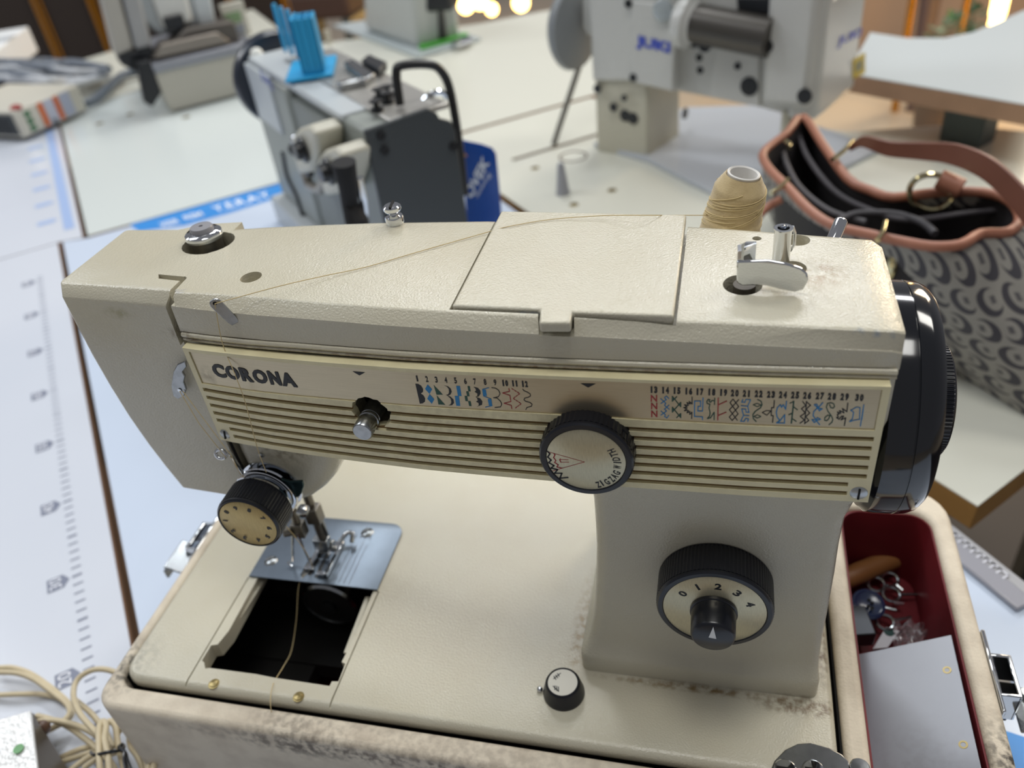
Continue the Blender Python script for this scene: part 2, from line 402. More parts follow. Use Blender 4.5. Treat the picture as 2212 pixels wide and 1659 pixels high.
# table with the large machine and the bag
e0 = c_l+ec*572-n_back*10; e1 = c_l+ec*1170-n_back*10
E1, E2, E3 = bz(2112, 1093, Z0), bz(2020, 1035, Z0), bz(2212, 1015, Z0)
tabE = table('work_table', 'cream work table with beech edge under the white machine and handbag',
             [e0, c_l+ec*900-n_back*10, bz(1830, 285, Z0), bz(2063, 268, Z0), bz(2330, 296, Z0), E1+(E3-E1).normalized()*420, E1, E1+(E2-E1).normalized()*330], LAMW, EDGEO,
             [(*bz(1156, 363, Z0)[:2], 7), (*bz(1322, 411, Z0)[:2], 7), (*bz(1240, 442, Z0)[:2], 7)])
MB().lathe(bz(1238, 338, Z0+.2), (0, 0, 1), [(23, -3), (23, .4), (20, .4), (20, -6)], 28).build('cable_hole_ring', mat('brown_hole', '4d3527', .6), tabE)
s0, s1 = bz(1113, 344, Z0), bz(1290, 291, Z0)
MB().box((s0+s1)/2+Vector((0, 0, .2)), ((s1-s0).length+10, 9, .8), Matrix.Rotation(math.atan2(s1.y-s0.y, s1.x-s0.x), 3, 'Z')).build('slot', mat('slot_brown', '5d4d3a', .6), tabE)
# table on the right further back, with visible leg
h0, h1 = bz(1830, 158, Z0+90), bz(2260, 233, Z0+90)
hd = (h1-h0).normalized(); hn = Vector((-hd.y, hd.x, 0)); hn = hn if hn.y > 0 else -hn
tabH = table('work_table', 'pale curved-edge table far right with brown edge and grey leg', [h0, h1, bz(2330, -10, Z0+90), bz(2212, 22, Z0+90), bz(2150, 50, Z0+90), bz(2100, 70, Z0+90), bz(2040, 82, Z0+90), bz(1960, 82, Z0+90), bz(1880, 70, Z0+90)], mat('grey_white_laminate', 'c9d0d2', .15, coat=.3), EDGE, z=Z0+90, leg=False)
hl = bz(2110, 245, Z0+60)
MB().box((hl.x+10, hl.y+60, (-850+Z0+90-TH)/2), (60, 46, 850+Z0+90-TH), Matrix.Rotation(math.atan2(hd.y, hd.x), 3, 'Z')).build('leg', mat_leg, tabH, bevel=3)
# printed ruler on the near left table
RUL = MB()
Lpx = [(183, 1447, '20'), (158, 1238, '30'), (137, 1078, '40'), (122, 948, '50'), (108, 845, '60'), (98, 752, '70'), (88, 675, '80'), (80, 605, '90')]
r0 = bz(180, 1450, Z0); r1 = bz(80, 607, Z0); rd = (r1-r0).normalized(); rx = Vector((rd.y, -rd.x, 0)); step = (r1-r0).length/7
RINK = mat('grey_ruler_print', '7b8194', .5); RWH = mat('white_ruler_figures', 'e3e6ee', .5)
for k in range(-8, 72):
    p = r0+rd*(step*k/10)+Vector((0, 0, .25)); L = 8
    th = 2.6 if k % 5 == 0 else 1.7
    RUL.add([p-rd*th/2, p+rx*L-rd*th/2, p+rx*L+rd*th/2, p+rd*th/2], [(0, 1, 2, 3)])
for k, (_, _, s) in enumerate(Lpx):
    p = r0+rd*step*k+Vector((0, 0, .25)); a = p-rx*2
    RUL.add([a, a-rx*5+rd*8, a-rx*18+rd*8, a-rx*18-rd*8, a-rx*5-rd*8], [(0, 1, 2, 3, 4)])
    textmb(RUL, s, a-rx*6.5-rd*6.5, rd*13, -rx*9.5, mi=1, off=.25)
RUL.build('ruler_print', [RINK, RWH], tabA, smooth=0)
# printed ruler, far left
RB = MB(); RBI = mat('blue_ruler_print', '9db3da', .5)
b0, b1 = bz(120, 475, Z0), bz(92, 315, Z0); bd_ = (b1-b0).normalized(); bx_ = Vector((bd_.y, -bd_.x, 0)); ln = (b1-b0).length
RB.add([b0+bx_*10-bd_*60+Vector((0, 0, .3)), b0+bx_*26-bd_*60+Vector((0, 0, .3)), b1+bx_*26+bd_*120+Vector((0, 0, .3)), b1+bx_*10+bd_*120+Vector((0, 0, .3))], [(0, 1, 2, 3)])
for k in range(7):
    p = b0+bd_*(ln*k/5)+Vector((0, 0, .3))
    RB.add([p-bx_*28-bd_*8, p-bx_*4-bd_*8, p+bx_*4, p-bx_*4+bd_*8, p-bx_*28+bd_*8], [(0, 1, 2, 3, 4)])
RB.build('ruler_print', RBI, tabB, smooth=0)
# blue printed band with white lettering on the table under the case
BB = MB(); BLU = mat('blue_table_print', '3a8fdc', .35); WHT = mat('white_print', 'e8eef6', .5)
def zz(u, v, h=.3): return bz(u, v, Z0)+Vector((0, 0, h))
far = [zz(280, 486), zz(400, 453), zz(500, 425), zz(585, 402), zz(640, 387)]
near = [zz(300, 500), zz(400, 487), zz(500, 459), zz(585, 432), zz(640, 416)]
for i in range(4): BB.add([near[i], near[i+1], far[i+1], far[i]], [(0, 1, 2, 3)])
wx = (zz(585, 417)-zz(400, 470)).normalized()
for s, (u0, v0), (u1, v1), (ut, vt) in (('XER', (349, 492), (391, 481), (341, 483)), ('REM', (402, 476), (441, 466), (394, 467)), ('Y.E.R.A.Y', (466, 459), (588, 425), (455, 447))):
    o = zz(u0, v0); textmb(BB, s, o, zz(u1, v1)-o, zz(ut, vt)-o, mi=1, off=.3, bold=.02)
BC = MB()
BC.add([zz(2160, 1612), zz(2160, 1575), zz(2212, 1592), zz(2290, 1640), zz(2260, 1740), zz(2180, 1720)], [(5, 4, 3, 2, 1, 0)])
BB.build('printed_band', [BLU, WHT], tabD, smooth=0); BC.build('printed_patch', BLU, tabD, smooth=0)
# clear plastic strip with faint white figures along the right edge
PL = MB(); e0_, e1_ = bz(2030, 1146, Z0), bz(2230, 1306, Z0)
ev = (e1_-e0_); en = Vector((-ev.y, ev.x, 0)).normalized(); en = en if en.x < 0 else -en
PL.prism([e0_+Vector((0, 0, 1)), e1_+Vector((0, 0, 1)), e1_+en*15+Vector((0, 0, 1)), e0_+en*15+Vector((0, 0, 1))], (0, 0, 4))
ps = tag(PL.build('plastic_edge_strip', mat('grey_clear_plastic', '9a9aa2', .2, coat=.5), loc=e0_, bevel=1), 'grey translucent plastic strip along the right table edge', 'strip')
pr = MB()
for k in range(9):
    p = e0_+ev*(.05+.07*k)+en*(-3)+Vector((0, 0, 5.2)); d_ = ev.normalized()
    stroke(pr, [p, p+d_*8, p+d_*8+en*5], 1.3, p, d_, en, .05)
pr2 = pr.build('strip_print', mat('faint_white_print', 'd5d6df', .5), ps, smooth=0)
MB().prism([e0_+Vector((0, 0, -1)), e1_+Vector((0, 0, -1)), e1_-en*9+Vector((0, 0, -1)), e0_-en*9+Vector((0, 0, -1))], (0, 0, 5)).build('rim', EDGEG, ps, bevel=1)

o = MB().box2((640, -1500, -850), (2600, 1150, -846)).build('floor_shade', mat('dark_brown_shade', '2b221d', .6, mottle=.3, mscale=8), loc=(900, 0, -850))  # dark slab standing in for the shaded floor beside the tables
tag(o, 'dark brown slab painted as shade on the floor right of the work tables', 'floor shade')
# ---------------------------------------------------------------- carrying case
case = thing('carrying_case', 'scuffed beige leatherette sewing machine case with red lining, open, on the near table', 'case', (230, 90, Z0))
shell = plate(rrect(-10, -18, 482, 212, [26, 14, 14, 14]), [rrect(-2.4, -3.4, 404.3, 205, [6, 6, 12, 6]), rrect(416.5, -4, 470.5, 190, [14, 6, 6, 6])], Z0+.3, -3.6, 3.6)
shell.transform(Matrix.Translation(-ORG['carrying_case']*U))
link('shell', shell, CASE, case, ORG['carrying_case'], smooth=35)
def openbox(x0, y0, x1, y1, zb, zt, t=1.0):
    b = MB(); b.box2((x0, y0, zb), (x1, y1, zb+1)); b.box2((x0, y0, zb), (x0+t, y1, zt)); b.box2((x1-t, y0, zb), (x1, y1, zt)); b.box2((x0, y0, zb), (x1, y0+t, zt)); b.box2((x0, y1-t, zb), (x1, y1, zt)); return b
def liner(x0, y0, x1, y1, r, zb, zt, t=1.0):
    def rg(d, z): return [Vector((p[0], p[1], z)) for p in rrect(x0+d, y0+d, x1-d, y1-d, [r-d*.5]*4)]
    return MB().loft([rg(0, zb-1), rg(0, zt), rg(t, zt), rg(t, zb)])
liner(-2.2, -3.2, 404.1, 204.8, 6, -88, -32).build('lining', REDL, case, fix=True)
liner(-2.2, -3.2, 404.1, 204.8, 6, -31.8, -8).build('gap_shade_strip', DARK, case, fix=True) if False else None
fs = MB(); fs.box2((-2.3, -3.3, -31), (-1.3, 204.9, -8)); fs.box2((403.2, -3.3, -31), (404.2, 204.9, -8)); fs.box2((-2.3, -3.3, -31), (404.2, -2.3, -8)); fs.build('gap_shade_strip', DARK, case)  # black strips stand in for the shade in the gap around the bed
liner(416.6, -3.9, 470.4, 189.9, 13, -66, -7).build('compartment_lining', REDL, case, fix=True)
def latch(x, y, s, full=True):
    """chrome toggle latch on a side wall; s = outward direction in x"""
    p = MB().box2((x, y-25, -38), (x+s*2.2, y+25, -5)).build('latch', CHR, case, bevel=.8)
    f = MB(); f.box2((x+s*2, y-13, -30), (x+s*4, y+13, -9)); f.box2((x+s*2, y+11, -30), (x+s*13, y+13, -9)); f.box2((x+s*2, y-13, -30), (x+s*13, y-11, -9)); f.box2((x+s*11.2, y-13, -30), (x+s*13.4, y+13, -9))
    f.build('latch_frame', CHR, p, bevel=.7)
    MB().box2((x+s*3, y-11, -34), (x+s*11, y+11, -31)).build('latch_spring', DARK, p)
    h = MB(); h.box((x+s*22, y-9, -24), (17, 26, 2.0), Matrix.Rotation(math.radians(-18*s), 3, 'Y')); h.box((x+s*31, y-9, -29), (2, 26, 8))
    h.build('hasp', CHRD, p, bevel=.8)
    MB().cyl((x+s*20, y-2, -22), (x+s*20, y-2, -19), 3, n=14).build('rivet', SCREW, p)
    if full: MB().tube(catmull([(x+s*20, y-22, -24), (x+s*22, y-30, -28), (x+s*20, y-40, -42), (x+s*15, y-47, -52)], 5), 2.6, 8).build('hook', CHR, p)
    return p
latch(482.2, 78, 1); latch(-9.2, 118, -1, False)
# chrome hinge tab with two screws at the near right corner, and round knurled pin
def at0(u, v, z=2.0): return bz(u, v, z)
hp = [at0(*q) for q in ((1655, 1690), (1672, 1648), (1695, 1624), (1722, 1611), (1750, 1609), (1790, 1620), (1818, 1634), (1832, 1650), (1838, 1690))]
hg = MB().prism(hp, (0, 0, 2.2)).build('hinge_tab', CHRD, case, bevel=.6)
for q in ((1696, 1664), (1757, 1666)):
    c = bz(*q, 4.2); b = MB().lathe(c, (0, 0, 1), [(5.4, 0), (5.4, .8), (4.6, 1.6), (0.1, 2)], 24).build('screw', CHR, hg)
    MB().box(c+Vector((0, 0, 2.1)), (8, 1, .5)).build('screw_slot', DARK, hg)
c = bz(1858, 1656, 4); MB().lathe(c-Vector((0, 0, 8)), (0, 0, 1), [(4.6, 0), (4.6, 7.5), (4.0, 8.2), (.1, 8.4)], 24).build('hinge_pin', CHRD, hg)
# ---------------------------------------------------------------- sewing machine
SM = thing('sewing_machine', 'cream vintage sewing machine with black dials and stitch chart, nearest in the middle', 'sewing machine', (200, 95, -12))
MORG = ORG['sewing_machine']
hole_px = [(556, 1249), (494, 1363), (470, 1392), (456, 1394), (436, 1427), (441, 1431), (443, 1444), (454, 1443), (552, 1456), (593, 1464), (712, 1482), (717, 1472), (731, 1472), (746, 1434), (738, 1430), (752, 1403), (771, 1360), (806, 1278)]
hole = [tuple(bz(u, v, 0)[:2]) for u, v in hole_px]
hole[0] = (hole[0][0], 84); hole[-1] = (hole[-1][0], 84)
hb = [(p[0], p[1]) for p in hole]+[(131, 118), (48, 118)]
outer = rrect(-.6, -.6, 401, 202.5, [8, 8, 13, 10])
bedm = plate(outer, [], -11, 0, 4.2, 4)
cut = []
cut.append(MB().prism([Vector((x, y, -30)) for x, y in hb], (0, 0, 60)))
cut.append(MB().box2((43.6, -5, -2.2), (44.5, 80, 1))); cut.append(MB().box2((134.9, -5, -2.2), (135.8, 80, 1)))
for x in (139,): pass
bedm = boolean(bedm, cut); bedm.transform(Matrix.Translation(-MORG*U))
bed = link('bed', bedm, PAINT, SM, MORG, smooth=35)
sk = [[Vector((p[0], p[1], z)) for p in rrect(1.5+d, 1.5+d, 399.5-d, 200-d, [12-d*.5]*4)] for d, z in ((0, -42), (0, -8), (2, -8), (2, -42))]
MB().loft(sk, closed=True).build('bed_skirt', DARK, SM, fix=True)
ut = MB(); ut.box2((6, 6, -72), (84, 190, -60)); ut.box2((6, 60, -72), (150, 190, -58)); ut.cyl((100, 22, -60), (116, 30, -60), 4, n=8); ut.build('added_dark_under_board', DARK, SM)  # dark board for the underside gear, added to blacken the lit lining
# recessed ledges along the slide opening
lg = MB(); lg.box2((45.5, 5.5, -1.2), (134, 9.5, -.2))
led = [bz(*q, -2.4) for q in ((430, 1452), (440, 1441), (590, 1460), (720, 1480), (712, 1505), (700, 1508), (560, 1484), (545, 1478))]
for (u0, v0, u1, v1) in ((566, 1257, 480, 1390), (795, 1290, 748, 1412)):
    a, b = bz(u0, v0, -5), bz(u1, v1, -5); d = (b-a).normalized()
    lg.box((a+b)/2, ((b-a).length, 3.2, 1.6), Matrix.Rotation(math.atan2(d.y, d.x), 3, 'Z'))
lg.build('slide_rail', PAINT, SM, bevel=.4)
for q in ((462, 1477), (645, 1505)):
    c = bz(*q, 0); MB().lathe(c, (0, 0, 1), [(3.3, -.4), (3.3, .05), (2.5, .12), (2.3, .6), (.1, 1.1)], 20).build('stud', BRASS, SM)
# needle plate
n0, n1, n2 = bz(538, 1247, 0), bz(817, 1279, 0), bz(873, 1133, 0)
npm = plate(rrect(44.6, 80.2, 134.6, 136, [9, 9, .2, .2], 5), [], .1, 1.3, .25, 1)
cut = []
for k, x in enumerate((80.5, 85.5, 90.5, 95.5)): cut.append(MB().box2((x-1.1, 84.5+(k % 2)*1, -1), (x+1.1, 100, 3)))
npm = boolean(npm, cut); npm.transform(Matrix.Translation(-MORG*U))
npo = link('needle_plate', npm, STEEL, SM, MORG)
fd = MB()
for x in (80.5, 85.5, 90.5, 95.5):
    for i in range(8): fd.box((x, 86+i*1.7, .2), (1.5, 1.0, 1.6))
fd.build('feed_dog', STAIN, SM)
sc = MB()
for k, x in enumerate((104, 107.5, 111, 114.5)): stroke(sc, [Vector((x, 82, 1.3)), Vector((x, 118-k % 2*3, 1.3))], .45, None, Vector((1, 0, 0)), Vector((0, 1, 0)), .05)
for k, s in enumerate('3456'): textmb(sc, s, Vector((103+k*3.5, 120, 1.3)), Vector((1.8, 0, 0)), Vector((0, 3.2, 0)), off=.05)
sc.build('guide_lines', mat('etched_dark', '6c7079', .5), npo, smooth=0)
for q in ((585, 1212), (793, 1151)):
    c = bz(*q, 1.3); s = MB().lathe(c, (0, 0, 1), [(4.6, -.3), (4.2, .4), (2.5, 1.1), (.1, 1.4)], 22).build('screw', SCREW, npo)
    MB().box(c+Vector((0, 0, 1.2)), (7.5, .8, .7), Matrix.Rotation(.7, 3, 'Z')).build('screw_slot', DARK, npo)
# bobbin hook under the plate
hk = MB(); hk.lathe((92, 86, -28), (0, -1, 0), [(6, -18), (19, -16), (20, 0), (18.5, 1.5), (17, 1.5), (16, -2), (5, -2), (5, 3), (.1, 3)], 40)
hk.build('bobbin_hook', CHRD, SM); MB().lathe((92, 87, -28), (0, -1, 0), [(18, 0), (18, 1.2), (.1, 1.4)], 32).build('bobbin_case', DARK, SM)
fr = MB(); fr.box2((20, 110, -60), (380, 150, -20)); fr.cyl((40, 105, -40), (120, 105, -40), 5); fr.build('under_frame', DARK, SM)
# ---- head
yP_ = [(92, 50.5), (102, 48.5), (128, 44.5), (150, 42.3), (173, 40.5), (207, 38.3), (235, 37.5), (263, 37), (307, 36.6), (350, 36.8), (396, 38)]
yP = lambda x: lerp(yP_, x)
yf_ = lambda x: yP(x)+5
zt_ = [(25, 228.8), (92, 229.2), (122, 230.0), (170, 230.0), (213, 229.5), (265, 228.9), (326, 228.4), (397, 227)]
zt = lambda x: lerp(zt_, x)
def bt(u, v, dz=0):
    z = 228
    for _ in range(6): z = zt(bz(u, v, z).x)+dz
    return bz(u, v, z)
def tab(L, d=0): return [tuple(bt(u, v)[:2]) for u, v in L]
yt_ = tab([(133, 614), (240, 622), (358, 631), (500, 636), (700, 655), (900, 669), (1160, 683), (1500, 694), (1937, 714)])
yb_ = [(25, 120), (60, 127)]+tab([(450, 490), (640, 479), (850, 472), (1060, 469), (1480, 478), (1890, 508)])
zf_ = [(92.5, 209.8), (156.4, 211.6), (213.3, 211.7), (272.6, 211.7), (326.8, 211.9), (398.4, 211.6)]
zb_ = [(25, 224.3), (96.4, 224), (160.4, 225), (215.7, 224), (273.5, 223), (326.6, 221.8), (397.8, 219)]
rings = []
xs = [91.2, 110, 140, 170, 200, 225, 250, 280, 310, 340, 370, 388, 396, 399, 400]
for x in xs:
    e = max(0, (x-396))*.5; ZT = zt(x)
    yt, yb, yf, zf, zb = lerp(yt_, x), lerp(yb_, x), yf_(x), lerp(zf_, x), lerp(zb_, x)
    e2 = e
    P = [(yt+.9, ZT), (yt+.2, ZT-.15), (yt-.5, ZT-.6), (yf+.6, zb+.5), (yf+.05, zb), (yf, zb-.8), (yf, zf+.6), (yf+.5, zf), (yf+2.6, zf-.5), (yf+2.6, 150), (yf+4, 148.5),
         (yb-8, 148.5), (yb-2, 155), (yb, 165), (yb, ZT-8), (yb-1.2, ZT-3), (yb-4, ZT-.4), (yb-6, ZT)]
    cy, cz = (yf+yb)/2, 190
    rings.append([Vector((x, p[0]+(e2 if p[0] < cy else -e2), p[1]+(-e2 if p[1] > cz else e2))) for p in P])
head = MB().loft(rings).mesh('head'); bmh = bmesh.new(); bmh.from_mesh(head); bmesh.ops.recalc_face_normals(bmh, faces=bmh.faces); bmh.to_mesh(head); bmh.free()
lidpx = [(1076, 467), (1481, 476), (1455, 682), (1236, 673), (1232, 697), (1164, 697), (1167, 667), (976, 660)]
lid = [bz(u, v, 230.7) for u, v in lidpx]
for i in (0, 1): lid[i].y += 6
lc = sum(lid, Vector())/8
rec = [Vector((lc.x+(p.x-lc.x)*1.0+math.copysign(1.1, p.x-lc.x), p.y-(.9 if i in (2, 3, 6, 7) else (.4 if i in (4, 5) else -14)), 0)) for i, p in enumerate(lid)]
for i, sg in ((3, 1), (4, 1), (5, -1), (6, -1)): rec[i].x = lid[i].x+sg*.8
cut = [MB().prism([Vector((p.x, p.y, 222.5)) for p in rec], (0, 0, 12))]
def topcut(pxs, dep=14): return MB().prism([bt(u, v)-Vector((0, 0, dep)) for u, v in pxs], (0, 0, dep+5))
def ell(c, r, dep=14, n=24, sx=1): return MB().prism([Vector((c.x+sx*r*x, c.y+r*y, 229-dep)) for x, y in ngon(n)], (0, 0, dep+6))
PZ = 227
cd_ = bt(450, 524); cut.append(ell(cd_, 12.2, 12, sx=1.12))
cut.append(ell(bt(542, 598), 5.0, 8)); cut.append(ell(bt(1604, 615), 8.0, 30, sx=.95)); cut.append(ell(bt(1722, 518), 5.3, 8)); cut.append(ell(bt(1635, 515), 1.9, 6))
cut.append(ell(bt(1712, 578), 5.5, 8))
slit_top = [(342, 592), (400, 597), (404, 600), (372, 634), (367, 645), (355, 645), (360, 632), (388, 606), (342, 601)]
slit_front = [(356, 630), (369, 630), (370, 662), (398, 736), (388, 748), (357, 668)]
cut.append(topcut(slit_top, 5))
SF = lambda: MB().prism([by(u, v, 55.5)+Vector((0, 4.5, 0)) for u, v in slit_front], (0, -14, 0))
cut.append(SF())
# shaft hole through the front
sh_c = Vector((184.5, 0, 174.6))
cut.append(MB().cyl((184.5, 20, 174.6), (184.5, 80, 174.6), 9.5, n=28))
headm = boolean(head, cut); headm.transform(Matrix.Translation(-MORG*U))
link('head', headm, PAINT, SM, MORG, bevel=.5, smooth=32)
MB().box2((84, 60, 195), (100, 110, 220)).build('head_shade_core', DARK, SM)  # dark filler standing in for the shade inside slit and holes
MB().box2((300, 60, 160), (370, 112, 205)).build('head_shade_core', DARK, SM)
# nose (face cover)
def ring(x0, yfl, yfr, yb, r, z, x1=91.0, k=5):
    P = []
    for (cx, cy, a) in ((x0+r, yb-r, 90), (x0+r, yfl+r, 180)):
        for i in range(k+1):
            t = math.radians(a+90*i/k); P.append(Vector((cx+r*math.cos(t), cy+r*math.sin(t), z)))
    P.append(Vector((x1, yfr, z))); P.append(Vector((x1, yb, z))); return P
ns = [(45, 66, 63, 112, 6, 96), (42.6, 62, 58, 116, 4, 98.5), (39, 61.5, 57, 119, 3, 115), (36.2, 61.3, 56.6, 120, 2, 130), (32.5, 61.2, 56.4, 121, 2, 150), (30.2, 61.2, 56.2, 122, 2, 170), (28.8, 61.2, 56.1, 122, 2, 190), (28.2, 61.3, 56.0, 122, 2, 223.6), (28.3, 61.6, 56.5, 122, 2, 224.3), (26.6, 65.6, 60.6, 122, 2, 228.5), (26.7, 66.4, 61.4, 121.5, 2, 229)]
nose = MB().loft([ring(a, b, c, d, r, z) for a, b, c, d, r, z in ns]).mesh('nose')
bmh = bmesh.new(); bmh.from_mesh(nose); bmesh.ops.recalc_face_normals(bmh, faces=bmh.faces); bmh.to_mesh(nose); bmh.free()
# back corner of the nose runs obliquely to the rear edge
ncut = MB().prism([Vector((20, 80, 60)), Vector((27.5, 96, 60)), Vector((30, 118, 60)), Vector((45, 126, 60)), Vector((45, 150, 60)), Vector((0, 150, 60)), Vector((0, 80, 60))], (0, 0, 200))
back = MB().prism([Vector((60, 121, 150)), Vector((91, 121, 150)), Vector((91, 131, 150)), Vector((71, 129, 150)), Vector((58, 122.5, 150))], (0, 0, 78.6))
nosem = boolean(nose, [ell(cd_, 12.2, 12, sx=1.12), topcut(slit_top, 5), SF()])
nosem.transform(Matrix.Translation(-MORG*U)); link('face_cover', nosem, PAINT, SM, MORG, bevel=.5, smooth=32)
back.build('face_cover_back', PAINT, SM)
for (u_, v_, r_, z_) in ((450, 524, 13.5, 215.5), (542, 598, 5.6, 219.4), (1604, 615, 8.8, 198), (1722, 518, 5.8, 219.4), (1635, 515, 2.4, 221.4), (1712, 578, 6, 219.4)):
    q_ = bt(u_, v_); MB().cyl((q_.x, q_.y, z_-.5), (q_.x, q_.y, z_), r_, n=24).build('hole_shade', DARK, SM)  # dark discs in place of the shade down the holes
# lower head
def rr(x0, x1, y0, y1, r, z, k=5): return [Vector((p[0], p[1], z)) for p in rrect(x0, y0, x1, y1, [r]*4, k)]
lh = [(92, 153, 58, 118, 7, 153), (92, 151, 58.5, 116, 8, 142), (92, 149, 58.6, 113, 8, 132), (92, 146, 58.8, 108, 9, 122), (92, 141, 59, 102, 10, 113), (92, 134, 60, 97, 10, 105), (93, 126, 62, 93, 9, 98), (95, 116, 66, 89, 7, 93), (98, 110, 69, 86, 5, 91.5)]
MB().loft([rr(*q[:4], q[4], q[5]) for q in lh]).build('lower_head', PAINT, SM, fix=True)
# column
cl = [(269.5, 393.2, 43, 150, 5, .05), (269.5, 393.2, 43, 150, 5, 11), (270.3, 392.6, 44, 149, 5.5, 13.5), (272.5, 392.4, 46.5, 147, 6, 17), (275, 392.6, 48.6, 146, 7, 24), (277, 392.8, 49.6, 145, 8, 38), (279, 393, 50, 144, 8, 62), (280.5, 393, 50, 143, 8, 85), (281, 392.6, 50, 142, 8, 105), (281, 393, 50, 141, 8, 122), (280.2, 396, 50, 141, 8, 133), (278, 400, 49, 138, 7, 140), (270, 403, 48, 136, 6, 146), (262, 404, 48, 134, 5, 152)]
MB().loft([rr(*q[:4], q[4], q[5]) for q in cl]).build('column', PAINT, SM, fix=True)
# bead ledge between head and panel
bd = MB(); bp = [Vector((x, yf_(x)+.1, lerp(zf_, x)-1.2)) for x in range(93, 400, 6)]
bd.tube(bp, 1.3, 8); bd.tube([p+Vector((0, -.3, -2.2)) for p in bp], .8, 6); bd.build('trim_bead', PAINT, SM)
lm = [bz(*q, 231.5) for q in lidpx]
lidm = MB().prism([Vector((p.x, p.y, 226.1)) for p in lid], (0, 0, 4.6)).build('top_lid', PAINT, SM, bevel=1.0, seg=3)
# ---- front panel
PX = Vector((1, 0, 0)); PZv = Vector((0, 0, 1)); PN = Vector((0, -1, 0))
def pp(u, v, d=0):
    y = 42
    for _ in range(12): y = yP(by(u, v, y).x)-d
    return by(u, v, y)
def cslab(x0, x1, tt, tb, d0, d1, n=44):
    """slab following the bowed front: top/bottom heights as tables over x, depths d0 > d1 out of the panel surface"""
    rg = []
    for i in range(n+1):
        x = x0+(x1-x0)*i/n; a, b = lerp(tt, x), lerp(tb, x); y = yP(x); rg.append([Vector((x, y-d0, b)), Vector((x, y-d0, a)), Vector((x, y-d1, a)), Vector((x, y-d1, b))])
    return MB().loft(rg)
pan = cslab(94, 396.8, [(94, 204.6), (128, 205.9), (200, 206.6), (400, 207.3)], [(94, 148.3), (130, 149.2), (400, 148.5)], 0, -4.9).mesh('pan')
bmh = bmesh.new(); bmh.from_mesh(pan); bmesh.ops.recalc_face_normals(bmh, faces=bmh.faces); bmh.to_mesh(pan); bmh.free()
PT = [(97, 202.9), (128, 203.9), (209, 204.7), (300, 205.4), (394, 205.8)]; PB = [(97, 184.4), (170, 185.8), (263, 186.9), (394, 186.3)]
cut = [cslab(97.2, 394.0, PT, PB, 3, -.9)]
gz = [(96.4, 180.8, 394.4, 182.0), (96.5, 176.0, 394.3, 177.3), (96.7, 171.3, 394.3, 172.3), (96.8, 166.5, 394.4, 167.3), (96.9, 161.9, 394.5, 162.6), (103.2, 157.6, 388.1, 157.8), (103.8, 152.9, 388.3, 152.9)]
for x0, z0, x1, z1 in gz:
    cut.append(cslab(x0, x1, [(x0, z0+1.15), (x1, z1+1.15)], [(x0, z0-1.15), (x1, z1-1.15)], 3, -1.7))
shc = pp(801, 893); hole_r = [9.4, 8.9, 9.6, 9.2, 9.0, 9.5, 8.8, 9.3, 9.6, 9.1]
hcut = lambda: MB().prism([shc+PX*(hole_r[i % 10]*x)+PZv*(hole_r[i % 10]*.93*y)-PN*8 for i, (x, y) in enumerate(ngon(30))], PN*14)
cut.append(hcut())
panm = boolean(pan, cut); panm.transform(Matrix.Translation(-MORG*U))
panel = link('stitch_panel', panm, [PLAST, DIRTY], SM, MORG, bevel=.22, smooth=30)
pl = cslab(97.4, 393.8, [(a, b-.15) for a, b in PT], [(a, b+.15) for a, b in PB], -.55, -.9).mesh('pl'); pl = boolean(pl, [hcut()]); pl.transform(Matrix.Translation(-MORG*U))
for f_ in panel.data.polygons:
    c_ = f_.center/U+MORG; d_ = yP(c_.x)-c_.y
    f_.material_index = 1 if (-2.2 < d_ < -1.2 and abs(f_.normal.y) > .9) else 0
plo = link('silver_plate', pl, SILV, SM, MORG, smooth=30)
q = pp(1855, 1065); s = MB().lathe(q-PN*.2, PN, [(3.4, -.5), (3.4, .3), (3.0, .6), (.1, .9)], 24).build('screw', SCREW, panel); MB().box(q+PN*.7, (.8, .6, 5.6)).build('screw_slot', DARK, panel)
q = pp(487, 938); s = MB().lathe(q-PN*.2, PN, [(3.0, -.5), (3.0, .3), (2.7, .6), (.1, .9)], 24).build('screw', SCREW, panel); MB().box(q+PN*.7, (.8, .6, 5), Matrix.Rotation(.2, 3, 'Y')).build('screw_slot', DARK, panel)
PR = MB(); D0 = -.48
def cA(P): return [pp(880+x/7.9, 800+y/7.9, D0) for x, y in P]
def cB(P): return [pp(1390+x/8.508, 820+y/8.508, D0) for x, y in P]
def cC(P): return [pp(1630+x/7.9, 830+y/7.9, D0) for x, y in P]
def nx(name='stitch_symbol'):
    global PR
    if PR.v: PR.build(name, INKS, plo, smooth=0)
    PR = MB()
def fillp(P, mi): PR.add(list(reversed(P)) if (P[1]-P[0]).cross(P[2]-P[0]).dot(PN) < 0 else P, [tuple(range(len(P)))], mi)
def st(P, mi, w=.42, closed=False): stroke(PR, P, w, None, PX, PZv, .06, mi, closed)
F = fillp
F(cA([(135, 228), (185, 235), (235, 265), (268, 320), (265, 370), (228, 398), (275, 430), (303, 480), (300, 535), (265, 562), (212, 570)]), 0)
nx()
F(cA([(345, 240), (422, 325), (378, 405), (300, 318)]), 1); F(cA([(378, 405), (460, 495), (418, 573), (338, 485)]), 1)
nx()
F(cA([(447, 250), (607, 417), (497, 417)]), 2); F(cA([(500, 430), (647, 590), (530, 583)]), 2)
nx()
F(cA([(620, 258), (690, 272), (740, 315), (757, 365), (740, 410), (705, 430), (655, 425), (695, 410), (710, 375), (705, 320), (675, 280)]), 0)
F(cA([(670, 425), (740, 455), (785, 500), (797, 555), (765, 595), (700, 600), (735, 580), (750, 540), (735, 480)]), 0)
nx()
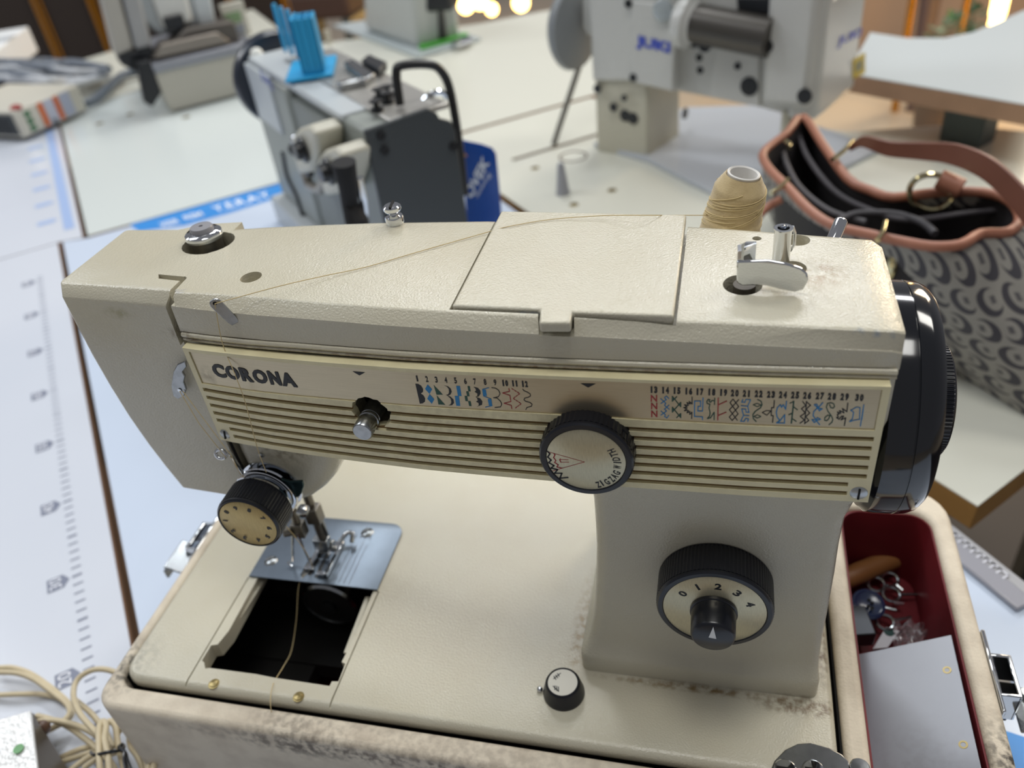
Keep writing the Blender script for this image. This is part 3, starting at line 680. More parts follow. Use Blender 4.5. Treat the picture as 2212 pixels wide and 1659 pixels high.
F(cA([(832, 265), (897, 268), (925, 440), (862, 440)]), 1); F(cA([(806, 437), (880, 440), (903, 608), (835, 605)]), 1)
nx()
for Q in ([(1025, 268), (1065, 272), (1080, 362), (1040, 358)], [(1002, 358), (1045, 362), (1062, 445), (1020, 443)], [(975, 437), (1020, 440), (1035, 528), (990, 525)], [(1035, 525), (1080, 530), (1095, 613), (1055, 610)]): F(cA(Q), 2)
nx()
F(cA([(1125, 280), (1200, 300), (1245, 345), (1250, 400), (1215, 450), (1160, 455), (1190, 440), (1195, 400), (1145, 365), (1170, 345), (1160, 310)]), 0)
F(cA([(1165, 455), (1240, 480), (1280, 530), (1275, 590), (1180, 622), (1215, 600), (1215, 560), (1170, 535), (1200, 515), (1190, 480)]), 0)
nx()
st(cA([(1390, 297), (1283, 325), (1300, 440), (1425, 490), (1443, 605), (1332, 630)]), 1, .35); F(cA([(1285, 330), (1340, 330), (1357, 437), (1300, 440)]), 1); F(cA([(1370, 495), (1425, 490), (1443, 605), (1390, 600)]), 1)
nx()
st(cA([(1440, 297), (1505, 305), (1560, 345), (1580, 400), (1555, 450), (1500, 465), (1468, 467), (1530, 475), (1590, 530), (1610, 580), (1590, 625), (1495, 635)]), 0, .35)
nx()
st(cA([(1730, 308), (1743, 362), (1625, 387), (1750, 430), (1765, 535), (1650, 563), (1772, 600), (1783, 655)]), 3, .35)
nx()
zz_ = [(1780, 313), (1918, 400), (1805, 480), (1942, 572), (1833, 652)]
for (a, b), (c, d) in zip(zz_, zz_[1:]):
    for k in range(3):
        t0, t1 = k/3+.02, k/3+.22; st(cA([(a+(c-a)*t0, b+(d-b)*t0), (a+(c-a)*t1, b+(d-b)*t1)]), 3, .35)
nx()
st(cA([(1968, 322), (1990, 350), (2050, 375), (2095, 405), (2100, 440), (2060, 462), (2000, 475), (1990, 505), (2020, 532), (2090, 550), (2128, 580), (2115, 615), (2040, 635), (2022, 670)]), 0, .35)
nx()
for Q in ([(145, 400), (145, 292), (240, 400), (240, 292)], [(150, 540), (150, 437), (243, 540), (243, 437)], [(152, 682), (152, 578), (245, 682), (245, 578)]): st(cB(Q), 3, .5)
nx()
for Q in ([(465, 350), (420, 303), (385, 335), (420, 370), (322, 440)], [(318, 352), (410, 440), (385, 470), (475, 550)], [(470, 470), (385, 545), (425, 578), (320, 655)], [(322, 580), (405, 650), (385, 680), (430, 705), (465, 660)]): st(cB(Q), 1, .36)
nx()
st(cB([(610, 315), (530, 400), (530, 310), (685, 500), (685, 420), (530, 600), (530, 510), (685, 700), (685, 625), (610, 700)]), 2)
for Q in ([(530, 310), (570, 355), (530, 400)], [(685, 420), (645, 460), (685, 500)], [(530, 510), (572, 555), (530, 600)], [(685, 625), (650, 665), (685, 700)]): F(cB(Q), 2)
nx()
st(cB([(893, 320), (893, 450), (840, 405), (855, 450), (800, 425), (825, 475), (755, 465), (805, 505), (740, 515), (800, 540), (750, 572), (825, 570), (800, 612), (850, 590), (850, 640), (890, 600), (885, 715)]), 0)
nx()
st(cB([(1095, 335), (1085, 580), (1000, 580), (1003, 495), (1048, 492), (1050, 395), (940, 395), (937, 680), (1085, 685), (1085, 738)]), 1)
nx()
st(cB([(1310, 340), (1305, 460)]), 2); st(cB([(1310, 395), (1260, 385), (1230, 420), (1205, 400), (1220, 370), (1190, 365), (1165, 400), (1170, 440), (1220, 455), (1205, 520), (1225, 610), (1215, 670), (1175, 718), (1230, 705), (1300, 600), (1298, 738)]), 2)
nx()
st(cB([(1375, 342), (1365, 742)]), 3, .45); st(cB([(1378, 465), (1530, 395)]), 3); st(cB([(1375, 660), (1518, 600)]), 3)
nx()
st(cB([(1645, 360), (1590, 425), (1740, 630), (1630, 752), (1578, 690), (1750, 495), (1645, 360)]), 0, .36); st(cB([(1752, 368), (1580, 555), (1725, 750)]), 0, .36)
nx()
for Q in ([(1830, 365), (1805, 415), (1865, 420), (1885, 365), (1968, 372), (1915, 490), (1795, 480)], [(1915, 490), (1940, 605), (1885, 600), (1880, 545), (1805, 540), (1840, 660), (1940, 665)], [(1840, 660), (1785, 765), (1850, 770), (1880, 715), (1930, 725), (1915, 770)]): st(cB(Q), 1, .38)
nx()
st(cB([(2100, 370), (2160, 400), (2180, 460), (2150, 520), (2050, 590), (2010, 650), (2020, 720), (2070, 772)]), 2)
for Q in ([(2015, 465), (2090, 440), (2165, 470), (2090, 500)], [(2030, 680), (2090, 650), (2160, 680), (2090, 710)]): st(cB(Q), 2, .3, True)
nx()
st(cC([(337, 275), (328, 400), (290, 400), (283, 535), (318, 540), (307, 652)]), 0); st(cC([(130, 485), (200, 450), (280, 455), (210, 530)]), 0, .32, True)
nx()
st(cC([(545, 290), (530, 430), (490, 350), (460, 395), (440, 350), (390, 400), (370, 480), (385, 560), (430, 620), (375, 660), (510, 665), (515, 520), (420, 640)]), 1)
nx()
st(cC([(668, 290), (628, 665)]), 2, .55)
for Q in ([(605, 325), (672, 295)], [(665, 385), (730, 437)], [(583, 522), (650, 495)], [(645, 590), (710, 635)]): st(cC(Q), 2)
nx()
st(cC([(885, 295), (855, 675)]), 0)
for Q in ([(820, 295), (872, 365), (800, 420), (865, 490), (780, 550), (850, 610), (775, 668)], [(885, 298), (955, 360), (880, 425), (942, 492), (872, 555), (925, 620), (855, 672)]): st(cC(Q), 0, .38)
nx()
st(cC([(1165, 315), (1090, 400), (1060, 340), (1020, 350), (1080, 410), (1155, 420), (1105, 455), (1075, 400), (1010, 470), (1000, 540), (1050, 610), (980, 605), (1020, 655), (1060, 620), (1125, 600), (1070, 570), (1050, 620), (1110, 690)]), 1)
nx()
st(cC([(1280, 350), (1300, 400), (1340, 410), (1365, 380), (1350, 335), (1300, 315), (1245, 330), (1225, 390), (1250, 460), (1310, 540), (1335, 600), (1320, 650), (1270, 692)]), 2, .4)
st(cC([(1310, 540), (1250, 530), (1200, 570), (1195, 615), (1230, 625), (1265, 590), (1285, 540)]), 2, .4)
nx()
st(cC([(1592, 322), (1575, 470), (1500, 415), (1525, 490), (1450, 450), (1470, 500), (1415, 475), (1440, 510), (1410, 520), (1430, 560), (1400, 570), (1440, 600), (1480, 550), (1520, 545), (1475, 610), (1555, 575), (1532, 705)]), 0)
nx()
for Q in ([(1865, 350), (1805, 715)], [(1855, 430), (1830, 600)], [(1640, 450), (1740, 390), (1800, 400), (1790, 600)], [(1640, 440), (1690, 480), (1670, 590), (1620, 640), (1720, 610), (1790, 600)]): st(cC(Q), 1, .38)
nx()
nums = [(str(i+1), 880+x/7.9, 800+y/7.9) for i, (x, y) in enumerate([(165, 140), (330, 150), (492, 160), (655, 165), (820, 175), (988, 185), (1150, 192), (1325, 200), (1495, 208), (1662, 218), (1830, 225), (1998, 235)])]
nums += [(str(i+13), 1390+x/8.508, 820+y/8.508) for i, (x, y) in enumerate([(185, 187), (398, 197), (608, 205), (825, 215), (1030, 225), (1248, 230), (1465, 240), (1675, 250), (1895, 258), (2115, 265)])]
nums += [(str(i+23), 1630+x/7.9, 830+y/7.9) for i, (x, y) in enumerate([(278, 177), (482, 182), (690, 188), (897, 195), (1112, 202), (1318, 210), (1535, 218), (1787, 230)])]
for s, u, v in nums:
    k = int(s); h = 3.05 if k < 13 else 3.2; wd_ = (1.15 if s != '1' else .7) if len(s) == 1 else (2.6 if k < 13 else 2.9)
    c = pp(u, v, D0); dw = wd_/len(s)*.8
    if len(s) == 1: textmb(PR, s, c-PX*wd_/2-PZv*h/2, PX*wd_, PZv*h, 0, .08, .03)
    else:
        for j, ch in enumerate(s):
            w1 = (.62 if ch == '1' else 1.18)*(1 if k > 12 else .92); cc = c+PX*((j-.5)*wd_*.56)
            textmb(PR, ch, cc-PX*w1/2-PZv*h/2, PX*w1, PZv*h, 0, .08, .05); textmb(PR, ch, cc+PX*.1-PX*w1/2-PZv*h/2, PX*w1, PZv*h, 0, .09, .05)
    nx('number_print')
o = pp(380+552/6.506, 760+347/6.506, D0); e = pp(380+1712/6.506, 760+500/6.506, D0)
up = pp(380+880/6.506, 760+208/6.506, D0)-pp(380+960/6.506, 760+400/6.506, D0); up = PZv*up.z
EX = e-o
for ch, f0, f1 in (('C', 0, .155), ('O', .168, .33), ('R', .35, .49), ('O', .503, .665), ('N', .69, .82), ('A', .83, 1.0)):
    a = o+EX*f0; w = (EX*(f1-f0)).length; a.y = yP(a.x)+.42; b = a+Vector((w, 0, 0)); b.y = yP(b.x)+.42; b.z = a.z+EX.z*(f1-f0)
    for k in (0, .22): textmb(PR, ch, a+PX*k, b-a, up, 0, .1, .05)
nx('name_print')
F([pp(380+x/2.6976, 740+y/2.6976, D0+.05) for x, y in ((1028, 168), (1102, 174), (1070, 192))], 0)
nx('pointer_print')
F([pp(1100+x/2.6976, 780+y/2.6976, D0+.05) for x, y in ((415, 130), (505, 132), (460, 155))], 0)
nx('pointer_print')
# selector shaft in the rough hole
sf = MB(); sx, sz = 184, 174.6
sf.lathe((sx, 60, sz), (0, -1, 0), [(4.6, 0), (4.6, 17), (4.2, 17.2), (4.2, 18), (4.7, 18.3), (4.7, 19), (4.2, 19.3), (4.2, 20), (4.7, 20.3), (4.7, 27), (4.2, 27.6), (.1, 27.7)], 28)
sf.build('selector_shaft', CHRD, SM)
MB().lathe((sx, 62, sz), (0, -1, 0), [(12, 0), (12, 3), (6, 3.2), (5, 3.2)], 28).build('selector_bush', DARK, SM)
MB().lathe((sx-6, 58, sz-1), (0, -1, 0), [(9, 0), (9, 2), (7.6, 2.2), (7.4, 0)], 28).build('selector_ring', STAIN, SM)
# ---- dials
X_, Z_ = Vector((1, 0, 0)), Vector((0, 0, 1))
def dial(name, c, yb, yf, R, rf, ribs=56, face=DIALF, rim=1.0, taper=0):
    b = MB(); b.lathe((c[0], yb, c[1]), (0, -1, 0), [(R*.9, 0), (R, 1), (R, 1.6)], 64)
    b.knurl((c[0], yb, c[1]), (0, -1, 0), R, 1.2, (yb-yf)-2.2, ribs, .28)
    L = yb-yf
    b.lathe((c[0], yb, c[1]), (0, -1, 0), [(R-.6, L-2.4), (R-.2, L-2.0), (R-.3, L-.9), (R-1.0, L-.1), (rf+.5, L), (rf+.1, L-.5), (rf+.1, L-1.2), (.1, L-1.2)], 72)
    o = b.build(name, BLK, SM, smooth=30)
    f = MB().lathe((c[0], yf, c[1]), (0, -1, 0), [(rf, -.9), (rf, -.35), (rf-.2, -.2), (.1, -.2)], 64).build('dial_face', face, o)
    return o, f
zd, zf = dial('zigzag_dial', (284.2, 170), 41, 28.5, 20, 16.5)
mk = MB(); fy = 28.5+.2
def fpt(u, v, y=fy): return by(u, v, y)
def dcoord(P): return [by(1150+x/7.54, 860+y/7.54, fy) for x, y in P]
def dtext(mb, chars, c, fn, y, h, w, inward, mi=0, bold=.03):
    for ch, (x, yy) in chars:
        p = fn(x, yy); r = Vector((p.x-c[0], 0, p.z-c[1])); rn = r.normalized(); upv = -rn if inward else rn
        rt = Vector((upv.z, 0, -upv.x))  # screen right for a face looking towards -y
        w2 = w*(.35 if ch in 'I1' else 1.0)
        q = Vector((p.x, y, p.z))-rt*w2/2-upv*h/2
        textmb(mb, ch, q, rt*w2, upv*h, mi, .06, bold)
dtext(mk, [('Z', (1075, 1410)), ('I', (1132, 1385)), ('G', (1215, 1365)), ('Z', (1290, 1322)), ('A', (1335, 1272)), ('G', (1372, 1215)), ('W', (1382, 1122)), ('I', (1385, 1048)), ('D', (1365, 992)), ('T', (1332, 925)), ('H', (1290, 862))], (284.2, 170), lambda x, y: by(1150+x/7.54, 860+y/7.54, fy), fy, 3.3, 1.9, True)
for P, mi, w_ in (([(245, 865), (285, 905), (250, 960), (305, 1010), (265, 1050), (350, 1100), (305, 1140), (408, 1165), (365, 1222), (480, 1225), (448, 1305), (578, 1293)], 0, .7), ([(250, 872), (850, 1040), (330, 1185)], 3, .25), ([(350, 900), (368, 925), (345, 968), (382, 1015), (362, 1048), (420, 1085), (400, 1120), (480, 1140)], 3, .5), ([(440, 1005), (470, 1045), (595, 1042)], 3, .3), ([(455, 985), (455, 1045)], 3, .3), ([(440, 1000), (585, 1003)], 3, .3)):
    stroke(mk, dcoord(P), w_, None, X_, Z_, .06, mi)
mk.build('dial_print', INKS, zd, smooth=0)
p_ = by(1342, 932, 36.5); r_ = Vector((p_.x-284.2, 0, p_.z-170)).normalized(); c_ = Vector((284.2, 36.5, 170))+r_*19; hp_ = MB().cyl(c_, c_+r_*1.1, 2.2, n=16).build('set_screw_hole', DARK, zd)
ldl, lf = dial('stitch_length_dial', (338.8, 77), 50.5, 32, 27, 23.6, 90)
mk = MB(); fy2 = 32.2
dtext(mk, [('0', (460, 752)), ('1', (657, 665)), ('2', (930, 660)), ('3', (1185, 748)), ('4', (1355, 895))], (338.8, 77), lambda x, y: by(1400+x/6.143, 1160+y/6.143, fy2), fy2, 4.2, 3.2, False, 0, .04)
mk.build('dial_print', INKS, ldl, smooth=0)
kb = MB(); kb.lathe((338.6, 32, 77), (0, -1, 0), [(10.9, 0), (10.9, 1.5), (10.3, 1.8), (10.0, 13.5), (9.5, 14.6), (8.8, 15.1), (.1, 15.1)], 56)
kbo = kb.build('stitch_length_knob', BLK, SM)
tri = MB(); P = [by(1400+x/6.143, 1160+y/6.143, 16.9) for x, y in ((865, 1190), (803, 1330), (905, 1350))]; tri.prism([p+Vector((0, -.15, 0)) for p in P], (0, .1, 0)); tri.build('pointer', mat('white_pointer', 'e3e4e2', .4), kbo)
# thread tension dial with its discs
td, tf = dial('tension_dial', (106.5, 109.6), 46.5, 30, 17.4, 15.5, 60, mat('brass_dial_face', 'c0aa76', .35, metal=.7, brushed=(3000, 300, 300)))
mk = MB()
dtext(mk, [('0', (270, 790)), ('9', (450, 715)), ('8', (722, 757)), ('7', (995, 915)), ('6', (1125, 1115)), ('5', (1090, 1280)), ('4', (912, 1347)), ('3', (640, 1300)), ('2', (400, 1165)), ('1', (250, 960))], (106.5, 109.6), lambda x, y: by(460+x/9.215, 1020+y/9.215, 30.2), 30.05, 2.8, 2.1, False, 0, .05)
mk.build('dial_print', INKS, td, smooth=0)
td_ = MB()
td_.lathe((106.5, 60, 109.6), (0, -1, 0), [(17, 0), (17, 2), (15, 2.4), (10, 2.6), (10, 4), (16, 5.2), (16.6, 6), (16, 6.6), (10, 7), (10, 8), (16.4, 8.4), (17, 9.2), (16.2, 9.8), (11, 10.2), (11, 11.5), (15.5, 12), (15.5, 13), (.1, 13.6)], 56)
td_.build('tension_disc', CHR, SM)
wg = [by(u, v, 51) for u, v in ((606, 1036), (626, 1041), (652, 1040), (656, 1050), (650, 1068), (641, 1076), (630, 1060))]
MB().prism(wg, (0, 1.5, 0)).build('tension_tab', mat('dark_green_steel', '2f4446', .25, metal=.8), SM, bevel=.4)
# small pattern dial on the bed
cb = MB(); cb.lathe((262.4, 27.6, 0), (0, 0, 1), [(11.2, .1), (11.2, 1.5), (10.9, 2.2), (9.4, 8.8), (8.9, 9.8), (8.4, 10.1), (8.0, 9.8), (7.9, 9.4), (.1, 9.4)], 56)
cbo = cb.build('bed_dial', BLK, SM)
cf = MB().lathe((262.4, 27.6, 9.4), (0, 0, 1), [(7.9, 0), (7.9, .3), (.1, .3)], 48).build('dial_face', mat('white_dial_face', 'cfccc0', .45), cbo)
mk = MB()
def c10(u, v): return bz(800+u/3.687, 1360+v/3.687, 9.75)
for a, b in (((1460, 392), (1515, 347)), ((1462, 372), (1478, 398)), ((1476, 362), (1492, 386)), ((1490, 350), (1504, 372)), ((1455, 450), (1500, 492)), ((1470, 448), (1470, 480)), ((1484, 450), (1484, 486)), ((1498, 456), (1498, 492))):
    stroke(mk, [c10(*a), c10(*b)], .5, None, X_, Vector((0, 1, 0)), .03)
mk.build('dial_print', INKS, cbo, smooth=0)
MB().ball(bz(1166, 1489, 1.2), 1.7, 14).build('index_ball', CHR, SM)
# ---- handwheel (axis along the machine) and its clutch knob
wh = MB(); wy, wz = 92.9, 161
wh.lathe((397, wy, wz), (1, 0, 0), [(40, 0), (49, 1), (51.2, 3.5), (51.6, 6), (51.5, 13.6), (51.2, 13.8), (51.2, 14.1), (51.5, 14.3), (51, 19), (49.6, 22.2), (47.3, 24.3), (44, 25), (.1, 25)], 110)
who = wh.build('handwheel', BLKG, SM, smooth=25)
kn = MB(); kn.knurl((421, wy, wz), (1, 0, 0), 25, 0, 9, 90, .5); kn.lathe((430, wy, wz), (1, 0, 0), [(24, 0), (23.4, 1), (22, 1.5), (.1, 1.5)], 60); kn.build('clutch_knob', BLK, who)
# ---- top fittings
def onb(ax, u, v, val): return by(u, v, val)
c = bt(444, 517)
ps_ = MB(); ps_.lathe((c.x, c.y, 217), (0, 0, 1), [(8.0, 0), (8.0, 12), (8.3, 13)], 36); ps_.build('presser_spring_sleeve', STAIN, SM)
pc = MB(); pc.lathe((c.x, c.y, 229.6), (0, 0, 1), [(8.2, 0), (9.2, .6), (9.5, 2.0), (9.2, 3.4), (8.0, 4.3), (6.2, 4.5), (6.0, 3.8)], 40); pc.build('presser_cap', CHR, SM)
pb = MB(); pb.lathe((c.x, c.y, 231), (0, 0, 1), [(5.9, 0), (5.9, 4.6), (5.4, 5.4), (1.1, 5.6), (.9, 4.8), (.1, 4.8)], 32); pb.build('presser_button', mat('grey_button', '8d8d92', .35), SM)
c = bt(854, 482); b = MB(); b.lathe(c, (0, 0, 1), [(4.2, -.2), (4.5, .6), (4.6, 3), (4.3, 4), (2.2, 4.8), (2.0, 5.4), (3.9, 6.6), (4.5, 7.6), (4.4, 8.8), (3.6, 9.6), (.1, 9.9)], 32); sp_ = b.build('pretension_stud', CHR, SM)
MB().box(c+Vector((0, 0, 9.7)), (1.1, 8.2, 1.2), Matrix.Rotation(.15, 3, 'Z')).build('stud_slot', DARK, sp_)
# bobbin winder spindle and thumb lever
c = bt(1686, 566); top = by(1687, 492, c.y)
hb_ = top.z-c.z
b = MB(); b.lathe(c, (0, 0, 1), [(3.5, -1), (3.5, hb_-1), (3.8, hb_-.6), (3.8, hb_), (2.4, hb_), (2.2, hb_-1), (2.2, hb_-14), (.1, hb_-14)], 32); b.build('bobbin_spindle', CHR, SM)
MB().tube([c+Vector((3.6, 2, hb_-.5)), c+Vector((4.8, 3, hb_-4)), c+Vector((4.9, 3, hb_-9)), c+Vector((3.6, 3, hb_-12))], .6, 8).build('spindle_spring', CHR, SM)
lvp = [(1591, 565), (1591, 611), (1603, 618), (1625, 617), (1655, 618), (1690, 627), (1717, 632), (1736, 626), (1747, 606), (1743, 590), (1730, 580), (1700, 570), (1660, 563), (1625, 564)]
cx0 = bz(1602, 618, 230)
lv = MB(); P = []
for u, v in lvp:
    yy = cx0.y+abs(u-1603)*.0+((u-1603)/150)*-3.0; P.append(by(u, v, yy))
lv.prism(P, (0, 1.6, 0)); lever = lv.build('winder_lever', CHR, SM, bevel=.6)
b = MB(); q = by(1592, 568, cx0.y); b.strip([q+Vector((0.8, 1, 0)), q+Vector((.6, 6, 0)), q+Vector((3, 8.5, 0)), q+Vector((7, 8.5, 0))], [Vector((0, 0, 9))]*4, [Vector((1.4, 0, 0)), Vector((1.4, .3, 0)), Vector((.8, 1.2, 0)), Vector((0, 1.4, 0))])
b.build('lever_bend', CHR, SM, bevel=.4)
cc = bt(1608, 622); MB().cyl((cc.x, cc.y+2, 205), (cc.x, cc.y+2, 228.6), 4.4, n=24).build('lever_shaft', mat('dark_oily_shaft', '4a443a', .5, metal=.3), SM)
# thread guides at the front left
tip = by(464, 652, 46); bs = by(510, 697, 50.2)
dv = (bs-tip).normalized(); nv = Vector((.25, -.85, .35)); nv = (nv-dv*nv.dot(dv)).normalized(); wv = dv.cross(nv).normalized()
prof = []
for t, w2 in ((-.12, 1.2), (-.06, 2.1), (.04, 2.6), (.2, 2.6), (.8, 2.4), (.98, 1.9)): prof.append((t, w2))
L_ = (bs-tip).length
poly = [tip+dv*L_*t+wv*w2 for t, w2 in prof]+[tip+dv*L_*t-wv*w2 for t, w2 in reversed(prof)]
gp = MB().prism(poly, nv*1.1).build('thread_guide', CHRD, SM, bevel=.25)
MB().cyl(tip+nv*1.05, tip+nv*1.25, .9, n=12).build('guide_hole', DARK, gp)
tk = [(403, 777), (386, 784), (377, 800), (373, 830), (377, 852), (388, 859), (400, 852), (405, 838), (399, 822), (402, 810), (396, 800), (405, 790)]
MB().prism([by(u, v, 54) for u, v in tk], (0, -1.4, 0)).build('take_up_lever', CHRD, SM, bevel=.35)
q = by(388, 843, 52.4); MB().cyl(q, q-Vector((0, .3, 0)), 1.0, n=12).build('take_up_eye', CHR, SM)
rg = MB(); c = by(477, 981, 52); rg.tube([c+Vector((2.9*x, .8*y, 2.4*y)) for x, y in ngon(24)], .95, 10, True)
rg.tube([by(494, 975, 52), by(505, 990, 53), by(520, 1015, 54), by(530, 1030, 54)], .9, 8); rg.build('thread_ring', CHR, SM)
q = by(565, 983, 58.4); MB().lathe(q, (0, -1, 0), [(1.6, 0), (1.4, .6), (.1, .9)], 14).build('screw', SCREW, SM)
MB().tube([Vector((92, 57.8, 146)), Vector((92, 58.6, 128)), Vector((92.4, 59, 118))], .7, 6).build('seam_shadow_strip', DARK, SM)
# ---- needle clamp, presser bar and foot
b = MB(); b.cyl((92, 103, 20), (92, 103, 110), 3.0, n=16); b.cyl((84, 95, 32), (84, 95, 110), 2.6, n=16); b.build('needle_bar', STAIN, SM)
b = MB(); b.lathe((92, 95.5, 53), (.25, -1, .1), [(3.6, 0), (3.8, 1), (3.6, 4.4), (2.8, 5.2), (.1, 5.6)], 20); b.lathe((86, 94, 58), (-.6, -1, .2), [(2.2, 0), (2.2, 4), (.1, 4.4)], 16); b.build('clamp_screw', CHRD, SM)
b = MB(); b.box((84, 95, 35), (8, 7, 11)); b.box((93, 102, 42), (9, 8, 13)); b.lathe((80, 92, 35), (-1, -.4, 0), [(3, 0), (3, 5), (.1, 5.5)], 16); b.build('needle_clamp', STAIN, SM, bevel=.5)
b = MB(); b.box((93, 104, 24), (7, 2, 22)); b.box((92, 101, 16), (10, 6, 9)); b.lathe((86, 104, 12), (1, 0, 0), [(3, 0), (3, 12)], 16); b.cyl((84, 103, 9), (100, 103, 9), 1.6); b.build('foot_shank', CHRD, SM, bevel=.5)
b = MB(); b.box((97.8, 100, 3.4), (2.6, 30, 3)); b.box((84.2, 102, 3.4), (2.6, 20, 3)); b.box((91, 111, 3.2), (15, 5, 2.4)); b.box((94.5, 86.5, 3), (7, 3, 2.2)); b.box((84, 90, 3), (7, 3, 2)); b.box((91, 100, 7), (9, 4, 6)); b.tube(catmull([(97, 112, 5), (101, 117, 9), (105, 117, 9), (106, 112, 6)], 4), 1.6, 8)
b.build('presser_foot', CHR, SM, bevel=.5)
b = MB(); b.cyl((84, 92, 34), (84, 92, 3), .9, .45, 10); b.tube([(80, 93, 34), (72, 92.5, 6), (68, 92, 4), (72, 90, 3)], .8, 8); b.build('needle', CHR, SM)
# ---- threads
t = MB(); pts = [by(1532, 465, 160), bz(1400, 465, 233.5), bz(1300, 466, 232.5), bz(1190, 474, 231.3), bz(1100, 489, 231.2), bt(1055, 501, .8), bt(900, 545, .6), bt(790, 577, .6), bt(700, 596, 1.5), bt(600, 619, 4), tip+nv*1.4]
t.tube(catmull(pts, 4), .2, 6)
t.tube(catmull([tip+nv*1.4, by(480, 740, 48), by(508, 810, 43), by(530, 870, 42), by(555, 965, 45), by(575, 1020, 47)], 4), .2, 6)
t.tube([by(388, 845, 52), by(430, 915, 49), by(489, 990, 50)], .2, 6); t.tube([by(395, 845, 52), by(440, 905, 48), by(500, 985, 47), by(520, 1025, 47)], .2, 6)
t.tube(catmull([by(497, 985, 52), by(508, 1005, 51), by(525, 1030, 50)], 3), .2, 6)
t.tube(catmull([(100, 58, 92), (92, 80, 40), (86, 91, 4), (82, 84, 1.8), (80, 78, -3), (79, 66, -20), (80, 50, -30), bz(612, 1440, -14), bz(590, 1478, .6), bz(584, 1515, .8), bz(587, 1545, -6), bz(590, 1590, -26)], 5), .22, 6)
tag(t.build('sewing_thread', THR, loc=(230, 90, 228)), 'single pale thread running from the cone over the machine to the needle', 'thread')
# ---- cone of thread behind the head, on a pin
spA, spB = by(1563, 548, 164), by(1607, 374, 163)
spool = thing('thread_spool', 'cream cotton thread spool with white cone standing behind the machine head', 'thread spool', spA)
ax = (spB-spA); Ls = ax.length; axn = ax.normalized()
pr = []; K = 46
for i in range(K+1):
    t_ = i/K; r = 15.6*(1-t_)+11.6*t_ if t_ < .86 else (12.1-(t_-.86)/.14*3.4)
    if t_ < .06: r = 15.3
    if .42 < t_ < .5: r += .5
    pr.append((r+(.22 if i % 2 else -.05), Ls*t_*.97))
pr += [(8.4, Ls*.985), (7.9, Ls*.97), (7.9, Ls*.4), (.1, Ls*.4)]
MB().lathe(spA, axn, pr, 48).build('thread_winding', mat('cotton_thread', 'cdb88c', .85, bump=.8, bscale=1500, bd=.0002, mottle=.3, mscale=200, col2='9d855a', sheen=.3), spool, smooth=60)
a_, b_, _ = basis(axn); wr = MB()
for k in range(22):
    ph = random.uniform(0, 6.28); P = []; t0 = random.uniform(.35, .85); tw = random.uniform(.6, 1.6)
    for j in range(16):
        tt = min(.93, max(.05, t0+(j-8)/8*.12*random.choice((1, 1)))); r = (15.6*(1-tt)+11.6*tt)+.3 if tt < .86 else 12.4-(tt-.86)/.14*3.4
        an = ph+(j-8)*.16*tw; P.append(spA+axn*Ls*.97*tt+(a_*math.cos(an)+b_*math.sin(an))*r)
    wr.tube(P, .28, 5)
wr.build('loose_turns', THR, spool)
MB().lathe(spB-axn*1.5, axn, [(6.4, -14), (7.4, -2), (7.8, 1.6), (7.2, 2.0), (6.5, 1.4), (5.4, -14), (.1, -14)], 36).build('cone', mat('white_cone', 'dcdad6', .5), spool)
b = MB(); b.cyl(spA+axn*2, spA-axn*8, 3, n=16); b.cyl((spA.x-1, spA.y-2, spA.z-6), (spA.x-4, 128, spA.z-8), 4, n=14); b.lathe(spA-axn*1.5, axn, [(12, -1), (12, 1), (.1, 1)], 24); b.build('spool_pin', CHRD, SM)
pa, pb_ = by(1802, 512, 140), by(1819, 473, 146)
b = MB(); b.lathe(pa-(pb_-pa)*2, pb_-pa, [(3.0, 0), (3.0, (pb_-pa).length*3-1), (2.2, (pb_-pa).length*3), (.1, (pb_-pa).length*3+.6)], 20); b.cyl(pa-(pb_-pa)*1.8, (pa.x-4, 112, pa.z-18), 3, n=12); b.build('spool_pin', CHR, SM)
# ---------------------------------------------------------------- loose items in the red compartment
def T(o, l, c, g=None): return tag(o, l, c, g)
fz = -65
a, b_ = bz(1808, 1258, -52), bz(1938, 1203, -54)
d = (b_-a); L = d.length
o = thing('wooden_handle', 'turned wooden tool handle lying at the back of the red compartment', 'tool', a)
MB().lathe(a, d, [(5, 0), (6.6, 4), (7.2, L*.4), (6.6, L*.7), (7.4, L*.9), (6, L*.98), (.1, L)], 24).build('handle', mat('varnished_wood', '8a5c34', .4, mottle=.3, mscale=60, coat=.3), o)
MB().lathe(a-d.normalized()*9, d, [(5.2, 0), (5.2, 10)], 20).build('ferrule', CHRD, o)
c = bz(1876, 1305, -50)
bt = MB(); bt.lathe(c, (.1, -.25, 1), [(9.6, -2.4), (10.4, -1.4), (10.2, .4), (8.6, .9), (7.6, .2), (.1, .2)], 32)
o = T(bt.build('coat_button', mat('navy_button', '1d2a4a', .25, coat=.4), loc=c), 'large navy blue coat button with thread holes among metal bits', 'button')
for q in ((1877, 1297), (1884, 1303), (1876, 1310), (1884, 1314)):
    p = bz(*q, -49.3); MB().cyl(p, p+Vector((0, 0, .6)), 1.1, n=10).build('hole', DARK, o)
eyes = [((1893, 1262), (1872, 1258), 'under the wooden handle, left of the others'), ((1922, 1252), (1950, 1275), 'nearest the end of the wooden handle'), ((1926, 1284), (1984, 1284), 'with its shank pointing right, above the plain pin'), ((1912, 1344), (1968, 1333), 'below the navy button, nearest the white card')]
